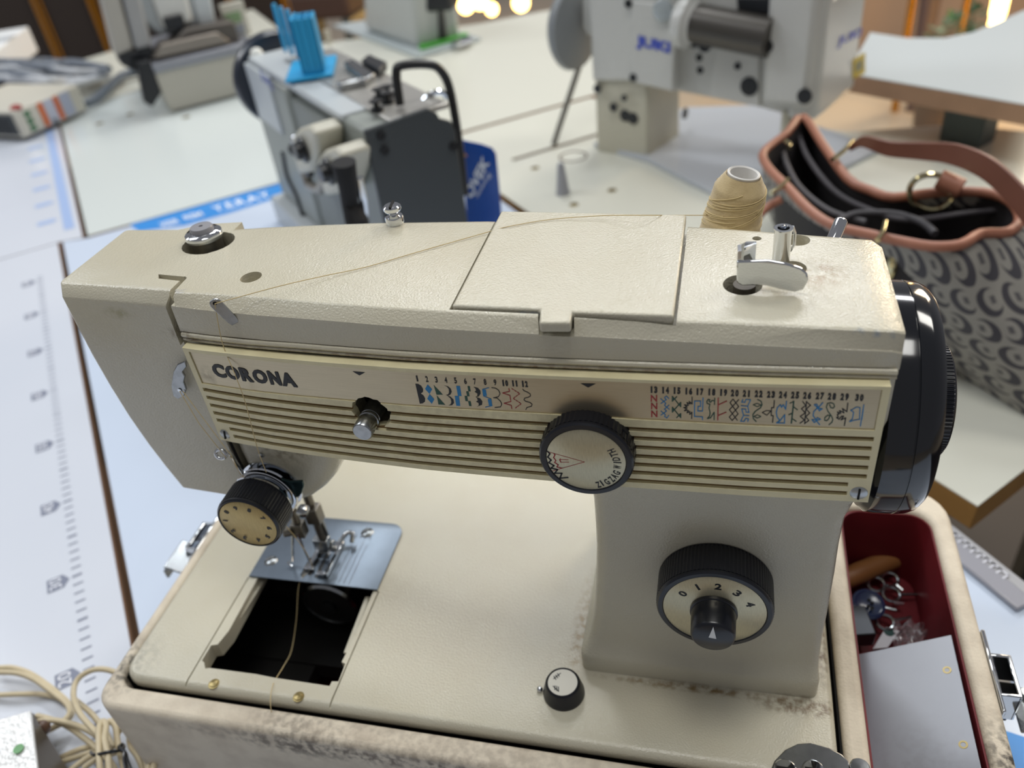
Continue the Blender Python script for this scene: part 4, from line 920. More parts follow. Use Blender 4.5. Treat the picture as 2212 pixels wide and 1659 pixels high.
for (p, q, s) in eyes:
    c = bz(*p, -58); e = bz(*q, -60); m_ = MB()
    m_.tube([c+Vector((5.2*x, 4.6*y, 1.5*y)) for x, y in ngon(20)], 1.2, 8, True); dd = (e-c).normalized(); m_.tube([c+dd*5, e], [1.2, .8], 8)
    T(m_.build('screw_eye', CHRD, loc=c), 'small metal screw eye '+s, 'hardware', 'screw eyes in the red compartment')
for i, (p, q, s) in enumerate((((1905, 1312), (1936, 1318), 'short bright pin directly right of the navy button'), ((1930, 1302), (1952, 1304), 'short bright pin higher up, above the other pin'))):
    a, e = bz(*p, -57), bz(*q, -57); T(MB().cyl(a, e, 1.4, 1.1, 10).build('metal_pin', CHR, loc=a), s, 'hardware')
c = bz(1850, 1352, -52)
T(MB().box(c, (16, 22, 12), Matrix.Rotation(.2, 3, 'Z')).build('metal_block', mat('dark_grey_steel', '4a4d52', .35, metal=.7), loc=c, bevel=1), 'dark grey steel block under the divider beside the navy button', 'hardware')
kc = [bz(u, v, -60) for u, v in ((1885, 1403), (1914, 1356), (1942, 1364), (1917, 1400))]
o = T(MB().prism(kc, (0, 0, .7)).build('paper_card', mat('white_card', 'cfcdd2', .5), loc=kc[0]), 'small white card with a dark green dot poking from under the grey sheet', 'card')
p = bz(1921, 1365, -59.2); MB().cyl(p, p+Vector((0, 0, .2)), 3.2, n=20).build('dot_print', mat('dark_green_print', '20433f', .5), o)
gb = MB(); N_ = 9; P = []
for i in range(N_+1):
    for j in range(N_+1):
        q = bz(1930+9.0*i, 1345+6.5*j+3*math.sin(i*1.4), -58); P.append(q+Vector((0, 0, 3.5*math.sin(i*2.1+j)+2.5*math.cos(j*2.7-i*1.3))))
gb.add(P, [(i*(N_+1)+j, (i+1)*(N_+1)+j, (i+1)*(N_+1)+j+1, i*(N_+1)+j+1) for i in range(N_) for j in range(N_)])
clear = mat('clear_film', 'd8c8cc', .08, trans=.85)
T(gb.build('plastic_bag', clear, loc=P[0]), 'crumpled clear plastic bag on the red lining behind the grey sheet', 'bag')
for k, (u, v) in enumerate(((1856, 1190), (1885, 1183), (1905, 1200))):
    c = bz(u, v, -60); m_ = MB(); m_.tube([c+Vector((8*x, 5*y, 3*x)) for x, y in ngon(16)], 1.6, 8, True)
    T(m_.build('dark_ring', mat('dark_ring_steel', '2a2624', .4, metal=.6), loc=c), ('dark metal ring in the shadowed back corner, leftmost', 'dark metal ring in the back corner, farthest back', 'dark metal ring in the back corner, rightmost')[k], 'ring')
sh = [bz(2055, 1371, -9), bz(2121, 1662, -9), bz(2140, 1760, -9), bz(1860, 1760, -30), bz(1846, 1415, -30)]
o = T(MB().prism(sh, (0, 0, -1.4)).build('metal_sheet', mat('dull_grey_sheet', '8d9098', .36, metal=.25, mottle=.12, mscale=40, stains=[((440, 20, -15), 40, '4a4038', .12)]), loc=sh[0], bevel=.3), 'dull grey metal sheet with small holes leaning in the red compartment', 'sheet')
nrm = (sh[1]-sh[0]).cross(sh[4]-sh[0]).normalized(); nrm = nrm if nrm.z > 0 else -nrm
for q in ((2046, 1448), (2081, 1609)):
    p = bpl(*q, sh[0], nrm); MB().lathe(p, nrm, [(2.2, 0), (2.2, .35), (1.3, .35), (1.2, .1), (.1, .1)], 16).build('eyelet', BRASS, o)
# ---------------------------------------------------------------- foot pedal and power cord at lower left
top_ = [bz(66, 1534, -55), bz(-60, 1570, -60), bz(-60, 1790, -60), bz(96, 1790, -55)]
bot_ = [bz(74, 1541, -97), bz(-100, 1600, -97), bz(-80, 1850, -97), bz(215, 1770, -97)]
fp = thing('foot_pedal', 'white hammered-paint foot pedal with dark side at the bottom left corner', 'pedal', bot_[0])
HAM = mat('hammered_white_paint', 'e2e2e0', .2, bump=1.0, bscale=420, bd=.0006, metal=.1, coat=.3)
MB().prism(top_, (0, 0, -3)).build('pedal_cover', HAM, fp, bevel=.8)
PSIDE = mat('dark_pedal_side', '6b6258', .3, metal=.6)
MB().loft([bot_, [p-Vector((0, 0, 3)) for p in top_]]).build('pedal_body', PSIDE, fp, bevel=.8, fix=True)
p = bz(93, 1572, -72); MB().ball(p, 4.6, 18, sc=(1, 1, 1.25)).build('bumper', mat('brown_rubber', '5e4436', .35, coat=.3), fp)
p = bz(40, 1618, -55.2); MB().cyl(p-Vector((0, 0, .3)), p+Vector((0, 0, .5)), 3.2, n=24).build('green_stud', mat('green_stud', '5a9a55', .2, coat=.5), fp)
pc_ = thing('power_cord', 'bundled cream electrical cord tied with black wire, lower left on the table', 'cord', bz(200, 1600, Z0))
paths = [(-92, [(-100, 350), (0, 345), (150, 345), (350, 410), (550, 540), (750, 700), (850, 810), (862, 890), (800, 975), (650, 1060), (500, 1130)]),
 (-88, [(-100, 400), (0, 400), (200, 410), (400, 480), (600, 620), (780, 760), (835, 860), (790, 950), (600, 1080), (450, 1150)]),
 (-96, [(-100, 675), (0, 670), (250, 660), (450, 660), (640, 690), (800, 760)]),
 (-66, [(1300, 1300), (1130, 1100), (980, 930), (910, 800), (880, 700), (890, 560), (960, 450), (1100, 375), (1250, 365), (1400, 410), (1550, 510), (1700, 680), (1820, 850), (1880, 1050), (1890, 1250), (1850, 1450), (1820, 1650)]),
 (-70, [(1400, 420), (1500, 490), (1640, 630), (1750, 790), (1820, 950), (1840, 1150), (1830, 1350), (1780, 1543), (1760, 1650)]),
 (-80, [(440, 920), (600, 960), (800, 1040), (1000, 1180), (1180, 1330), (1300, 1450), (1400, 1600)]),
 (-74, [(440, 990), (560, 975), (700, 980), (900, 1030), (1080, 1110), (1250, 1240), (1300, 1360), (1280, 1543), (1260, 1650)]),
 (-82, [(900, 730), (960, 780), (1080, 880), (1180, 1000), (1280, 1150), (1350, 1300)]),
 (-60, [(1200, 1650), (1190, 1500), (1180, 1300), (1180, 1100), (1205, 1000), (1245, 990), (1268, 1050), (1250, 1200), (1290, 1400), (1310, 1600)]),
 (-68, [(1250, 1150), (1280, 1010), (1325, 985), (1380, 1050), (1400, 1200), (1430, 1350), (1500, 1600)]),
 (-72, [(1370, 1060), (1410, 950), (1500, 905), (1600, 950), (1680, 1060), (1760, 1250), (1800, 1450), (1810, 1600)]),
 (-78, [(1390, 1000), (1440, 930), (1530, 920), (1640, 1010), (1720, 1160), (1790, 1340), (1800, 1600)]),
 (-76, [(1390, 1150), (1460, 1065), (1540, 1080), (1640, 1200), (1720, 1350), (1760, 1543), (1760, 1650)]),
 (-84, [(1540, 1130), (1560, 1280), (1640, 1400), (1700, 1543), (1720, 1650)]),
 (-92, [(700, 1430), (900, 1340), (1080, 1290), (1250, 1300)]), (-90, [(700, 1480), (950, 1400), (1120, 1350), (1300, 1340)]), (-86, [(780, 1620), (1000, 1450), (1150, 1370), (1350, 1340)]),
 (-84, [(1000, 1543), (1150, 1440), (1320, 1380), (1450, 1330)])]
for z, P in paths:
    MB().tube(catmull([bz(x/5.53, 1380+y/5.53, z+2*math.sin(i)) for i, (x, y) in enumerate(P)], 5), 1.95, 9).build('cord_loop', CORD, pc_, smooth=60)
w_ = MB(); w_.tube(catmull([bz(x/5.53, 1380+y/5.53, z) for x, y, z in ((1085, 1350, -72), (1120, 1385, -62), (1200, 1375, -56), (1300, 1350, -56), (1400, 1340, -60), (1480, 1300, -66), (1460, 1260, -70), (1420, 1300, -64), (1500, 1370, -64), (1520, 1450, -64), (1560, 1560, -66))], 4), 1.1, 7)
w_.tube(catmull([bz(x/5.53, 1380+y/5.53, -62) for x, y in ((1440, 1320), (1490, 1350), (1480, 1430), (1500, 1560))], 4), 1.1, 7); w_.build('wire_tie', BLK, pc_)
# ---------------------------------------------------------------- handbag
bag = thing('handbag', 'open grey monogram-pattern handbag with tan leather trim behind the sewing machine', 'handbag', (560, 600, Z0))
LEA = mat('tan_leather_trim', 'a06a54', .45, mottle=.3, mscale=25, col2='80503c', bump=.15, bscale=600)
LEAD = mat('brown_leather_strap', '7d5142', .4, mottle=.3, mscale=20, bump=.15, bscale=600)
LIN = mat('black_lining', '1e1a1c', .7); FAB = mat('crescent_fabric', '8e8b84', .6)
N = FAB.node_tree.nodes; L = FAB.node_tree.links
uvn = N.new('ShaderNodeUVMap'); sx_ = N.new('ShaderNodeSeparateXYZ'); L.new(uvn.outputs[0], sx_.inputs[0])
def mth(op, a, b=None, c=None):
    x = N.new('ShaderNodeMath'); x.operation = op
    for i, q in enumerate((a, b, c)):
        if q is None: continue
        if isinstance(q, (int, float)): x.inputs[i].default_value = q
        else: L.new(q, x.inputs[i])
    return x.outputs[0]
row = mth('FLOOR', sx_.outputs[1]); off_ = mth('MULTIPLY', row, .5)
fx = mth('SUBTRACT', mth('FRACT', mth('ADD', sx_.outputs[0], off_)), .5); fy_ = mth('SUBTRACT', mth('FRACT', sx_.outputs[1]), .5)
sg = mth('SUBTRACT', mth('MULTIPLY', mth('MODULO', mth('ABSOLUTE', row), 2.0), 2.0), 1.0)
d1 = mth('SQRT', mth('ADD', mth('MULTIPLY', fx, fx), mth('MULTIPLY', fy_, fy_)))
fx2 = mth('SUBTRACT', fx, mth('MULTIPLY', sg, .16)); fy2_ = mth('SUBTRACT', fy_, .06)
d2_ = mth('SQRT', mth('ADD', mth('MULTIPLY', fx2, fx2), mth('MULTIPLY', fy2_, fy2_)))
cres = mth('MULTIPLY', mth('LESS_THAN', d1, .46), mth('GREATER_THAN', d2_, .33))
dot = mth('MULTIPLY', mth('LESS_THAN', mth('ABSOLUTE', fx2), .10), mth('LESS_THAN', mth('ABSOLUTE', fy2_), .12))
fac = mth('MAXIMUM', cres, mth('MULTIPLY', dot, .8))
mx = N.new('ShaderNodeMix'); mx.data_type = 'RGBA'; L.new(fac, mx.inputs[0]); mx.inputs[6].default_value = srgb('908d86'); mx.inputs[7].default_value = srgb('413f45')
L.new(mx.outputs[2], N['Principled BSDF'].inputs['Base Color'])
rimpx = [(1735, 255), (1775, 315), (1830, 390), (1880, 412), (1930, 425), (2020, 417), (2120, 420), (2180, 440), (2203, 475), (2180, 500), (2120, 505), (2075, 533), (2010, 538), (1940, 523), (1880, 506), (1800, 487), (1745, 455), (1700, 410), (1662, 370), (1647, 335), (1668, 312), (1700, 290)]
rim = [bz(u, v, 50) for u, v in rimpx]
base = [(440, 860), (500, 830), (580, 760), (640, 700), (680, 640), (720, 580), (740, 520), (740, 450), (715, 400), (670, 375), (625, 390), (598, 415), (575, 446), (550, 480), (528, 512), (500, 552), (470, 600), (440, 650), (415, 710), (405, 760), (410, 800), (420, 840)]
base = [Vector((x, y, Z0+2)) for x, y in base]
rg_ = []; H_ = 7
for k in range(H_+1):
    t = k/H_; bu = math.sin(math.pi*t)*.06
    ring_ = [rim[i].lerp(base[i], t**.8)+((rim[i].lerp(base[i], t)-Vector((540, 590, rim[i].lerp(base[i], t).z)))*bu) for i in range(22)]
    rg_.append(catmull(ring_, 3, True))
nn_ = len(rg_[0]); cum = [0]
for i in range(nn_): cum.append(cum[-1]+(rg_[4][(i+1) % nn_]-rg_[4][i]).length)
vs, fs, uvs = [], [], []
for k in range(H_+1): vs += rg_[k]
for k in range(H_):
    for i in range(nn_):
        j = (i+1) % nn_; fs.append((k*nn_+i, (k+1)*nn_+i, (k+1)*nn_+j, k*nn_+j)); S_ = 25.0
        uvs += [(cum[i]/S_, -k*(165/H_)/S_), (cum[i]/S_, -(k+1)*(165/H_)/S_), (cum[i+1]/S_, -(k+1)*(165/H_)/S_), (cum[i+1]/S_, -k*(165/H_)/S_)]
bb_ = MB().add(vs, fs); bb_.add(rg_[H_], [tuple(range(nn_))]); me = bb_.mesh('bag_body', ORG['handbag'])
uvl = me.uv_layers.new(name='UVMap')
for i, q in enumerate(uvs): uvl.data[i].uv = q
link('bag_body', me, FAB, bag, ORG['handbag'], smooth=80)
inn = []
for k in range(5):
    t = k/4; inn.append([p.lerp(Vector((530, 600, p.z)), .03+.12*t)+Vector((0, 0, -110*t)) for p in rg_[0]])
li = MB(); K = len(inn[0]); vs = [p for r in inn for p in r]
li.add(vs, [(k*K+i, k*K+(i+1) % K, (k+1)*K+(i+1) % K, (k+1)*K+i) for k in range(4) for i in range(K)]+[tuple(4*K+i for i in range(K-1, -1, -1))]); li.build('lining', LIN, bag, smooth=80)
MB().tube([p+Vector((0, 0, 1+1.5*math.sin(i*.4))) for i, p in enumerate(rg_[0])], 4.6, 8, True).build('rim_trim', LEA, bag, smooth=80)
def bt_(pxs, z, r, name, m_, k=6, n=8, sm=80): return MB().tube(catmull([bz(u, v, z if not callable(z) else z(i)) for i, (u, v) in enumerate(pxs)], k), r, n).build(name, m_, bag, smooth=sm)
bt_([(1690, 320), (1700, 355), (1728, 405), (1790, 455), (1870, 480)], 36, 3.0, 'zip', mat('grey_zip_tape', '4d4a4d', .6))
bt_([(1722, 280), (1745, 340), (1800, 410), (1870, 450), (1960, 475), (2080, 462), (2170, 452)], 38, 3.0, 'zip', mat('grey_zip_tape_b', '3f3c40', .6))
bt_([(1810, 480), (1850, 462), (1930, 462), (1990, 480), (2020, 505)], 40, 3.5, 'inner_pocket', mat('pocket_edge', '39373b', .6))
bt_([(1600, 520), (1650, 455), (1688, 430)], lambda i: 30+8*i, 4.0, 'side_trim', LEA)
bt_([(2098, 522), (2150, 590), (2212, 668), (2250, 720)], lambda i: 46-30*i, 3.6, 'seam_piping', LEA); bt_([(2165, 500), (2215, 560), (2260, 610)], lambda i: 46-26*i, 3.6, 'seam_piping', LEA)
sp_px = [(1838, 318, 58), (1862, 306, 68), (1890, 312, 72), (1925, 322, 72), (1990, 326, 78), (2060, 333, 86), (2130, 362, 88), (2190, 415, 80), (2240, 480, 66)]
cl_ = catmull([bz(*q) for q in sp_px], 6)
wv = []
for i, p in enumerate(cl_):
    t = i/(len(cl_)-1); wv.append(Vector((0, 0, 9+11*min(1, t*1.6)))+Vector((4, -6, 0))*t)
ns_ = []
for i in range(len(cl_)):
    dd = (cl_[min(i+1, len(cl_)-1)]-cl_[max(0, i-1)]).normalized(); ns_.append(dd.cross(wv[i]).normalized()*3.2)
MB().strip(cl_, wv, ns_).build('strap', LEAD, bag, bevel=.8, smooth=60)
GOLDC = mat('pale_gold_metal', 'cfc49a', .12, metal=1.0)
def ringpx(c, rx, ry, y, r, name, m_):
    return MB().tube([by(c[0]+rx*x, c[1]+ry*yy, y+6*x) for x, yy in ngon(26)], r, 8, True).build(name, m_, bag)
yr = bz(2012, 450, 52).y
ringpx((2012, 415), 48, 38, yr+25, 2.6, 'strap_ring', GOLDC)
a, e = by(2028, 386, yr+32), by(2078, 408, yr+24); MB().lathe(a, e-a, [(8, 0), (9, 1), (9, (e-a).length-1), (8, (e-a).length)], 20).build('strap_tab', LEA, bag)
for (p, q, z) in (((1798, 345), (1842, 305), 62), ((1665, 418), (1702, 388), 56), ((1895, 520), (1913, 480), 60), ((1697, 305), (1705, 318), 56)):
    bt_([p, ((p[0]+q[0])/2+4, (p[1]+q[1])/2), q], z, 2.4, 'ring_link', GOLDC)
c = bz(1926, 575, 20); MB().ball(c, 9, 16, sc=(.6, .8, 1.6)).build('clasp', GOLDC, bag)
# ---------------------------------------------------------------- grey industrial machine (middle background)
GRY = mat('grey_machine_paint', '8f948f', .4, mottle=.15, mscale=8); GRYL = mat('light_grey_machine_paint', 'b9bfc2', .35); DGP = mat('dark_grey_cover', '3a3f42', .42)
BKP = mat('black_plastic', '15171b', .35); CRM = mat('cream_bracket', 'c4c1b2', .4); TOPM = mat('textured_steel_top', 'b5b3ae', .3, metal=.6, bump=.4, bscale=260, bd=.0004)
gO = Vector((-7, 515, 0)); ga = Vector((-.69, .72, 0)).normalized(); gb_ = Vector((ga.y, -ga.x, 0)); Rg = Matrix(((ga.x, gb_.x, 0), (ga.y, gb_.y, 0), (0, 0, 1)))
def G(s, t, z): return gO+ga*s+gb_*t+Vector((0, 0, z))
gm = thing('industrial_sewing_machine', 'grey industrial sewing machine with dark end cover and black handwheel, left of the hanging tag', 'sewing machine', G(200, 38, Z0))
def gbox(name, m_, s0, s1, t0, t1, z0, z1, bev=3, par=None):
    c = G((s0+s1)/2, (t0+t1)/2, (z0+z1)/2); return MB().box(c, (s1-s0, t1-t0, z1-z0), Rg).build(name, m_, par or gm, bevel=bev)
def gside(u, v, t=0): return bpl(u, v, gO+gb_*t, gb_)
def gend(u, v, s=0): return bpl(u, v, gO+ga*s, ga)
gbox('machine_bed', GRYL, -40, 430, -22, 110, Z0+.3, Z0+40, 4)
gbox('arm', GRY, 2, 400, 6, 77, 30, 134, 8); gbox('column', GRY, 240, 420, -6, 84, Z0+40, 132, 8)
gbox('head', GRY, 2, 90, 0, 77, -60, 137, 5); gbox('top_cover', GRYL, 60, 400, -2, 70, 132, 140, 2)
gbox('top_plate', TOPM, -2, 330, 26, 92, 136, 142, 1.5)
gbox('side_panel', mat('mid_grey_panel', '7d827e', .45), 90, 240, -2, 8, -58, 120, 3)
MB().prism([gend(u, v, -6) for u, v in ((788, 283), (925, 234), (946, 246), (950, 256), (975, 262), (985, 285), (1014, 500), (835, 500))], ga*6).build('end_cover', DGP, gm, bevel=1.5)
for q in ((823, 293), (831, 325), (979, 316)): p = gend(*q, -6); MB().lathe(p, -ga, [(5, 0), (4.6, 2), (2, 2), (2, 1), (.1, 1)], 16).build('screw', BKP, gm)
hc = bpl(604, 170, G(425, 0, 0), ga)
w2 = MB(); w2.lathe(hc, ga, [(44, -10), (60, -8), (63, -2), (63, 6), (60, 12), (20, 14), (.1, 14)], 48); hw = w2.build('handwheel', mat('navy_handwheel', '1f2735', .3, coat=.2), gm)
p = bpl(555, 118, hc-ga*16, ga); MB().ball(p, 9, 16).build('wheel_knob', mat('white_knob', 'e6e6df', .3), hw)
# cream tension brackets on the side
for u0, v0 in ((628, 287), (684, 334)):
    P = [(u0, v0+30), (u0+2, v0+8), (u0+14, v0-8), (u0+36, v0-16), (u0+52, v0+2), (u0+54, v0+44), (u0+42, v0+86), (u0+16, v0+90)]
    q = [gside(u, v, -34) for u, v in P]; br = MB().prism(q, gb_*33).build('tension_bracket', CRM, gm, bevel=5, seg=3)
    p = gside(u0+28, v0+36, -36); k = MB(); k.lathe(p, -gb_, [(14, 0), (14, 3), (10, 4), (9, 10), (.1, 10.5)], 24); k.build('tension_knob', BKP, br)
b = MB(); q = [gside(u, v, -52) for u, v in ((742, 350), (752, 400), (756, 440), (770, 475), (780, 520))]; b.tube(q, [11, 9, 8, 11, 11], 12); b.build('needle_lever', mat('matte_black', '131315', .8), gm)
b = MB(); q = [gside(u, v, -40) for u, v in ((775, 385), (785, 430), (790, 500))]; b.tube(q, 4, 10); b.build('presser_rod', CHR, gm)
b = MB(); q = [gside(u, v, -22) for u, v in ((662, 322), (655, 360), (668, 400), (690, 410), (700, 390), (690, 340))]; b.tube(q, 6, 10, True); b.build('guide_loop', mat('grey_guide_loop', '9d978e', .35, metal=.5), gm)
p = gside(671, 362, -22); MB().lathe(p, -gb_, [(10, 0), (9, 7), (.1, 8)], 20).build('guide_knob', BKP, gm)
p = gside(642, 302, -8); MB().ball(p, 8, 14).build('chrome_knob', CHR, gm); p = gside(637, 322, -6); MB().ball(p, 9, 14).build('dark_knob', BKP, gm)
b = MB(); b.tube(catmull([gside(u, v, -6) for u, v in ((612, 330), (622, 380), (645, 430), (665, 500))], 5), 4, 8); b.build('cable', BKP, gm)
tx = MB(); o = gside(567, 172, -9); e = gside(596, 205, -9); textmb(tx, 'JUKI', o, e-o, Vector((0, 0, 16)), 0, 1.2, .02); tx.build('logo_print', mat('logo_blue', '2b46a6', .4), gm, smooth=0)
gbox('name_panel', GRYL, 300, 402, -9, -2, 60, 134, 2)
# black wire loop over the end of the arm
b = MB(); lp = [gend(u, v, 22) for u, v in ((864, 226), (856, 160), (868, 142), (930, 140), (956, 158), (972, 195), (986, 270), (994, 330), (1004, 420))]; b.tube(catmull(lp, 5), 4.6, 10); b.build('wire_guard', BKP, gm, smooth=80)
b = MB(); b.tube(catmull([gend(u, v, 30) for u, v in ((915, 218), (930, 203), (955, 200), (965, 212))], 4), 3, 8); b.build('chrome_hook', CHR, gm)
for i, (u, v) in enumerate(((838, 222), (820, 214), (839, 208), (815, 240))):
    p = bz(u, v, 142.2); o = MB().lathe(p, (0, 0, 1), [(7, 0), (7, 3), (3, 3.5), (3, 9), (6.5, 9.5), (6.5, 11), (.1, 11)], 18).build('bobbin', BKP, loc=p)
    tag(o, ['small black bobbin nearest the black wire loop', 'small black bobbin, left of the pair on the steel top', 'small black bobbin, farthest back on the steel top', 'small black bobbin, nearest the dark end cover'][i], 'bobbin', 'bobbins on the grey machine')
p = bz(762, 188, 142.5); tag(MB().box(p+Vector((0, 0, 4)), (34, 12, 8), Matrix.Rotation(.5, 3, 'Z')).build('bobbin_case', CHRD, loc=p, bevel=3), 'small dark metal bobbin case lying on the steel top beside the blue holder', 'bobbin case')
q = [bz(u, v, 142.3) for u, v in ((745, 147), (765, 140), (812, 172), (790, 185))]; o = tag(MB().prism(q, (0, 0, 7)).build('metal_foot_box', CHRD, loc=q[0], bevel=1), 'shiny metal clip lying on the steel top, left of the dark label', 'clip')
q = [bz(u, v, 142.3) for u, v in ((800, 133), (838, 150), (822, 168), (784, 146))]; o = tag(MB().prism(q, (0, 0, 9)).build('label_block', BKP, loc=q[0], bevel=1), 'dark labelled block lying at the back of the steel top', 'block')
# blue holder standing on the grey machine
hb0 = bz(657, 172, 142.3)
BLH = mat('sky_blue_plastic', '1f9bd0', .45)
hd_ = thing('tool_holder', 'bright blue plastic tool holder with four upright prongs on the grey machine', 'holder', hb0)
e1 = (bz(704, 165, 142.3)-hb0); w1 = e1.length; e1.normalize(); e2 = Vector((-e1.y, e1.x, 0)); Rh = Matrix(((e1.x, e2.x, 0), (e1.y, e2.y, 0), (0, 0, 1)))
def HB(x, y, z): return hb0+e1*x+e2*y+Vector((0, 0, z))
MB().box(HB(w1/2-6, 36, 2), (w1+30, 86, 4), Rh).build('holder_base', BLH, hd_, bevel=1)
hz = by(663, 42, hb0.y).z-142.3
b = MB(); W, D = w1, 34; tk_ = 3
for (x0, x1, y0, y1) in ((0, W, 0, tk_), (0, W, D-tk_, D), (0, tk_, 0, D), (W-tk_, W, 0, D), (W/3-1, W/3+1, 0, D), (2*W/3-1, 2*W/3+1, 0, D), (0, W, D/2-1, D/2+1)): b.box(HB((x0+x1)/2, (y0+y1)/2, hz/2+3), (x1-x0, y1-y0, hz-6), Rh)
b.box(HB(W/2, D/2, (hz-12)/2), (W-1, D-1, hz-14), Rh); b.build('holder_box', BLH, hd_, bevel=.5)
for i, (u, v) in enumerate(((588, 8), (603, 14), (619, 20), (634, 28))):
    ub, vb = (618+14*i, 112+6*i); p = bz(ub, vb, 146); tp = by(u+4, v, p.y); MB().box(Vector((p.x, p.y, (146+tp.z)/2)), (4.5, 9, tp.z-146), Rh).build('prong', BLH, hd_, bevel=1.5)
# blue hanging tag
ty = 652
q = [by(u, v, ty) for u, v in ((996, 303), (1040, 312), (1062, 320), (1071, 332), (1078, 400), (1086, 500), (1010, 500))]
ht = tag(MB().prism(q, (0, 1.5, 0)).build('hang_tag', mat('royal_blue_card', '1d4ea6', .25, coat=.4), loc=q[0]), 'royal blue hang tag with white lettering on the right side of the grey machine', 'tag')
b = MB(); o = by(1018, 432, ty-.3); ex = by(1058, 352, ty-.3)-o; ey = by(1004, 414, ty-.3)-o; textmb(b, 'OVEK', o, ex, ey, 0, .4, .03)
o = by(1033, 430, ty-.3); ex = by(1062, 380, ty-.3)-o; ey = by(1026, 420, ty-.3)-o; textmb(b, 'Sewing', o, ex, ey, 0, .4, .0); b.build('tag_print', WHT, ht, smooth=0)
b = MB(); b.tube(catmull([by(u, v, ty-3) for u, v in ((1008, 338), (1000, 330), (990, 322))], 3), 1.2, 6); b.build('tag_string', mat('ochre_string', 'c08a3a', .7), ht)
# ---------------------------------------------------------------- white industrial machine at the upper right
WHP = mat('white_machine_paint', 'c6c6c2', .32, coat=.2); WHS = mat('warm_white_machine_paint', 'bdb9a8', .35)
jP = bz(1400, 345, Z0); j1 = Vector((.896, -.443, 0)).normalized(); j2 = Vector((-j1.y, j1.x, 0)); Rj = Matrix(((j1.x, j2.x, 0), (j1.y, j2.y, 0), (0, 0, 1)))
jm = thing('industrial_sewing_machine', 'large white industrial sewing machine with blue lettering behind the handbag', 'sewing machine', jP)
def js(u, v, t=0): return bpl(u, v, jP+j2*t, j2)
def jpr(name, m_, pxs, t, dep, bev=3): return MB().prism([js(u, v, t) for u, v in pxs], j2*dep).build(name, m_, jm, bevel=bev)
bedp = [bz(u, v, Z0+.4) for u, v in ((1283, 318), (1400, 352), (1490, 400), (1600, 452), (1720, 420), (1900, 330), (1640, 235), (1480, 240))]
MB().prism(bedp, (0, 0, 7)).build('machine_bed', mat('bed_grey_white', 'b4b9c0', .2, coat=.2), jm, bevel=1)
jpr('post', WHS, [(1289, 326), (1400, 345), (1398, 150), (1283, 140)], 0, 97, 4)
jpr('housing', WHP, [(1279, 175), (1352, 176), (1455, 200), (1462, 25), (1462, -140), (1266, -140)], -6, 120, 4)
jpr('side_plate', WHP, [(1365, 178), (1452, 198), (1460, 30), (1455, 12), (1362, 2)], -11, 6, 2)
jpr('arm', WHP, [(1450, 30), (1470, -140), (1900, -160), (1760, 60), (1700, 250), (1640, 234), (1450, 196)], 14, 84, 5)
jpr('arm_front_plate', WHP, [(1545, 95), (1640, 105), (1640, 232), (1530, 210)], 9, 6, 2)
b = MB(); a, e = js(1490, 48, -6), js(1665, 82, -6); b.lathe(a, e-a, [(25, 0), (25, (e-a).length)], 32); b.build('feed_roller', mat('dark_roller_steel', '57534e', .35, metal=.6), jm)
b = MB(); b.lathe(a-(e-a)*.12, e-a, [(30, 0), (34, 6), (34, 16), (27, 20), (25, 24)], 32); b.build('roller_collar', WHP, jm)
jpr('black_cover', BKP, [(1588, -10), (1690, -5), (1685, 38), (1592, 30)], 2, 14, 4)
hx0, hx1 = js(1648, 120, -8), js(1757, 120, -8)
t0 = (hx0-jP).dot(j1); t1 = (hx1-jP).dot(j1); zb = js(1700, 268, -8).z
def jbox(name, m_, a0, a1, c0, c1, z0, z1, bev=4): return MB().box(jP+j1*(a0+a1)/2+j2*(c0+c1)/2+Vector((0, 0, (z0+z1)/2-jP.z)), (a1-a0, c1-c0, z1-z0), Rj).build(name, m_, jm, bevel=bev)
jbox('head', WHP, t0, t1, -8, 150, zb+20, 330, 10)
jbox('head_cover', WHP, t0+30, t1+6, 2, 146, zb, 330, 12)
p = js(1722, 285, 20); MB().cyl(p+Vector((0, 0, 40)), Vector((p.x, p.y, Z0+22)), 6, n=14).build('needle_bar', CHRD, jm)
p2 = js(1700, 285, 20); b = MB(); b.cyl(p2+Vector((0, 0, 30)), Vector((p2.x, p2.y, Z0+26)), 9, n=14); b.box((p2.x, p2.y, Z0+18), (40, 26, 10), Rj); b.build('presser_foot', WHS, jm, bevel=1)
for (u, v, r, t) in ((1357, 8, 6, -12), (1367, 168, 6, -12), (1325, 232, 7, -7), (1350, 250, 9, -1), (1367, 256, 9, -1), (1290, 192, 7, -7), (1348, 212, 5, -7), (1498, 88, 10, 13), (1522, 97, 10, 13), (1618, 187, 13, 8), (1592, 100, 5, 8), (1593, 143, 5, 8), (1510, 125, 5, 13), (1512, 152, 5, 13), (1657, 100, 8, -9)):
    p = js(u, v, t); MB().lathe(p, -j2, [(r, -1), (r, .6), (r*.5, .8), (.1, .8)], 14).build('screw_hole', BKP, jm)
p = jP+j1*1+j2*60; q = bpl(1480, 245, jP, j1); MB().lathe(q, j1, [(9, -1), (9, .6), (4, .8), (.1, .8)], 16).build('screw_hole', BKP, jm)
q = bpl(1737, 210, jP+j1*(t1+6), j1); MB().lathe(js(1738, 208, -9), -j2, [(10, -1), (10, 1), (.1, 1)], 16).build('screw_hole', BKP, jm)
p = js(1435, 22, -12); MB().lathe(p, -j2, [(15, 0), (15, 5), (12, 7), (.1, 7.5)], 24).build('oil_knob', mat('clear_grey_knob', '9fa6a8', .1, coat=.5), jm)
LOGO = mat('logo_blue_b', '3a4fb8', .4)
b = MB(); o = js(1374, 105, -11.5); e = js(1448, 122, -11.5); textmb(b, 'JUKI', o, e-o, Vector((0, 0, 19)), 0, .6, .05)
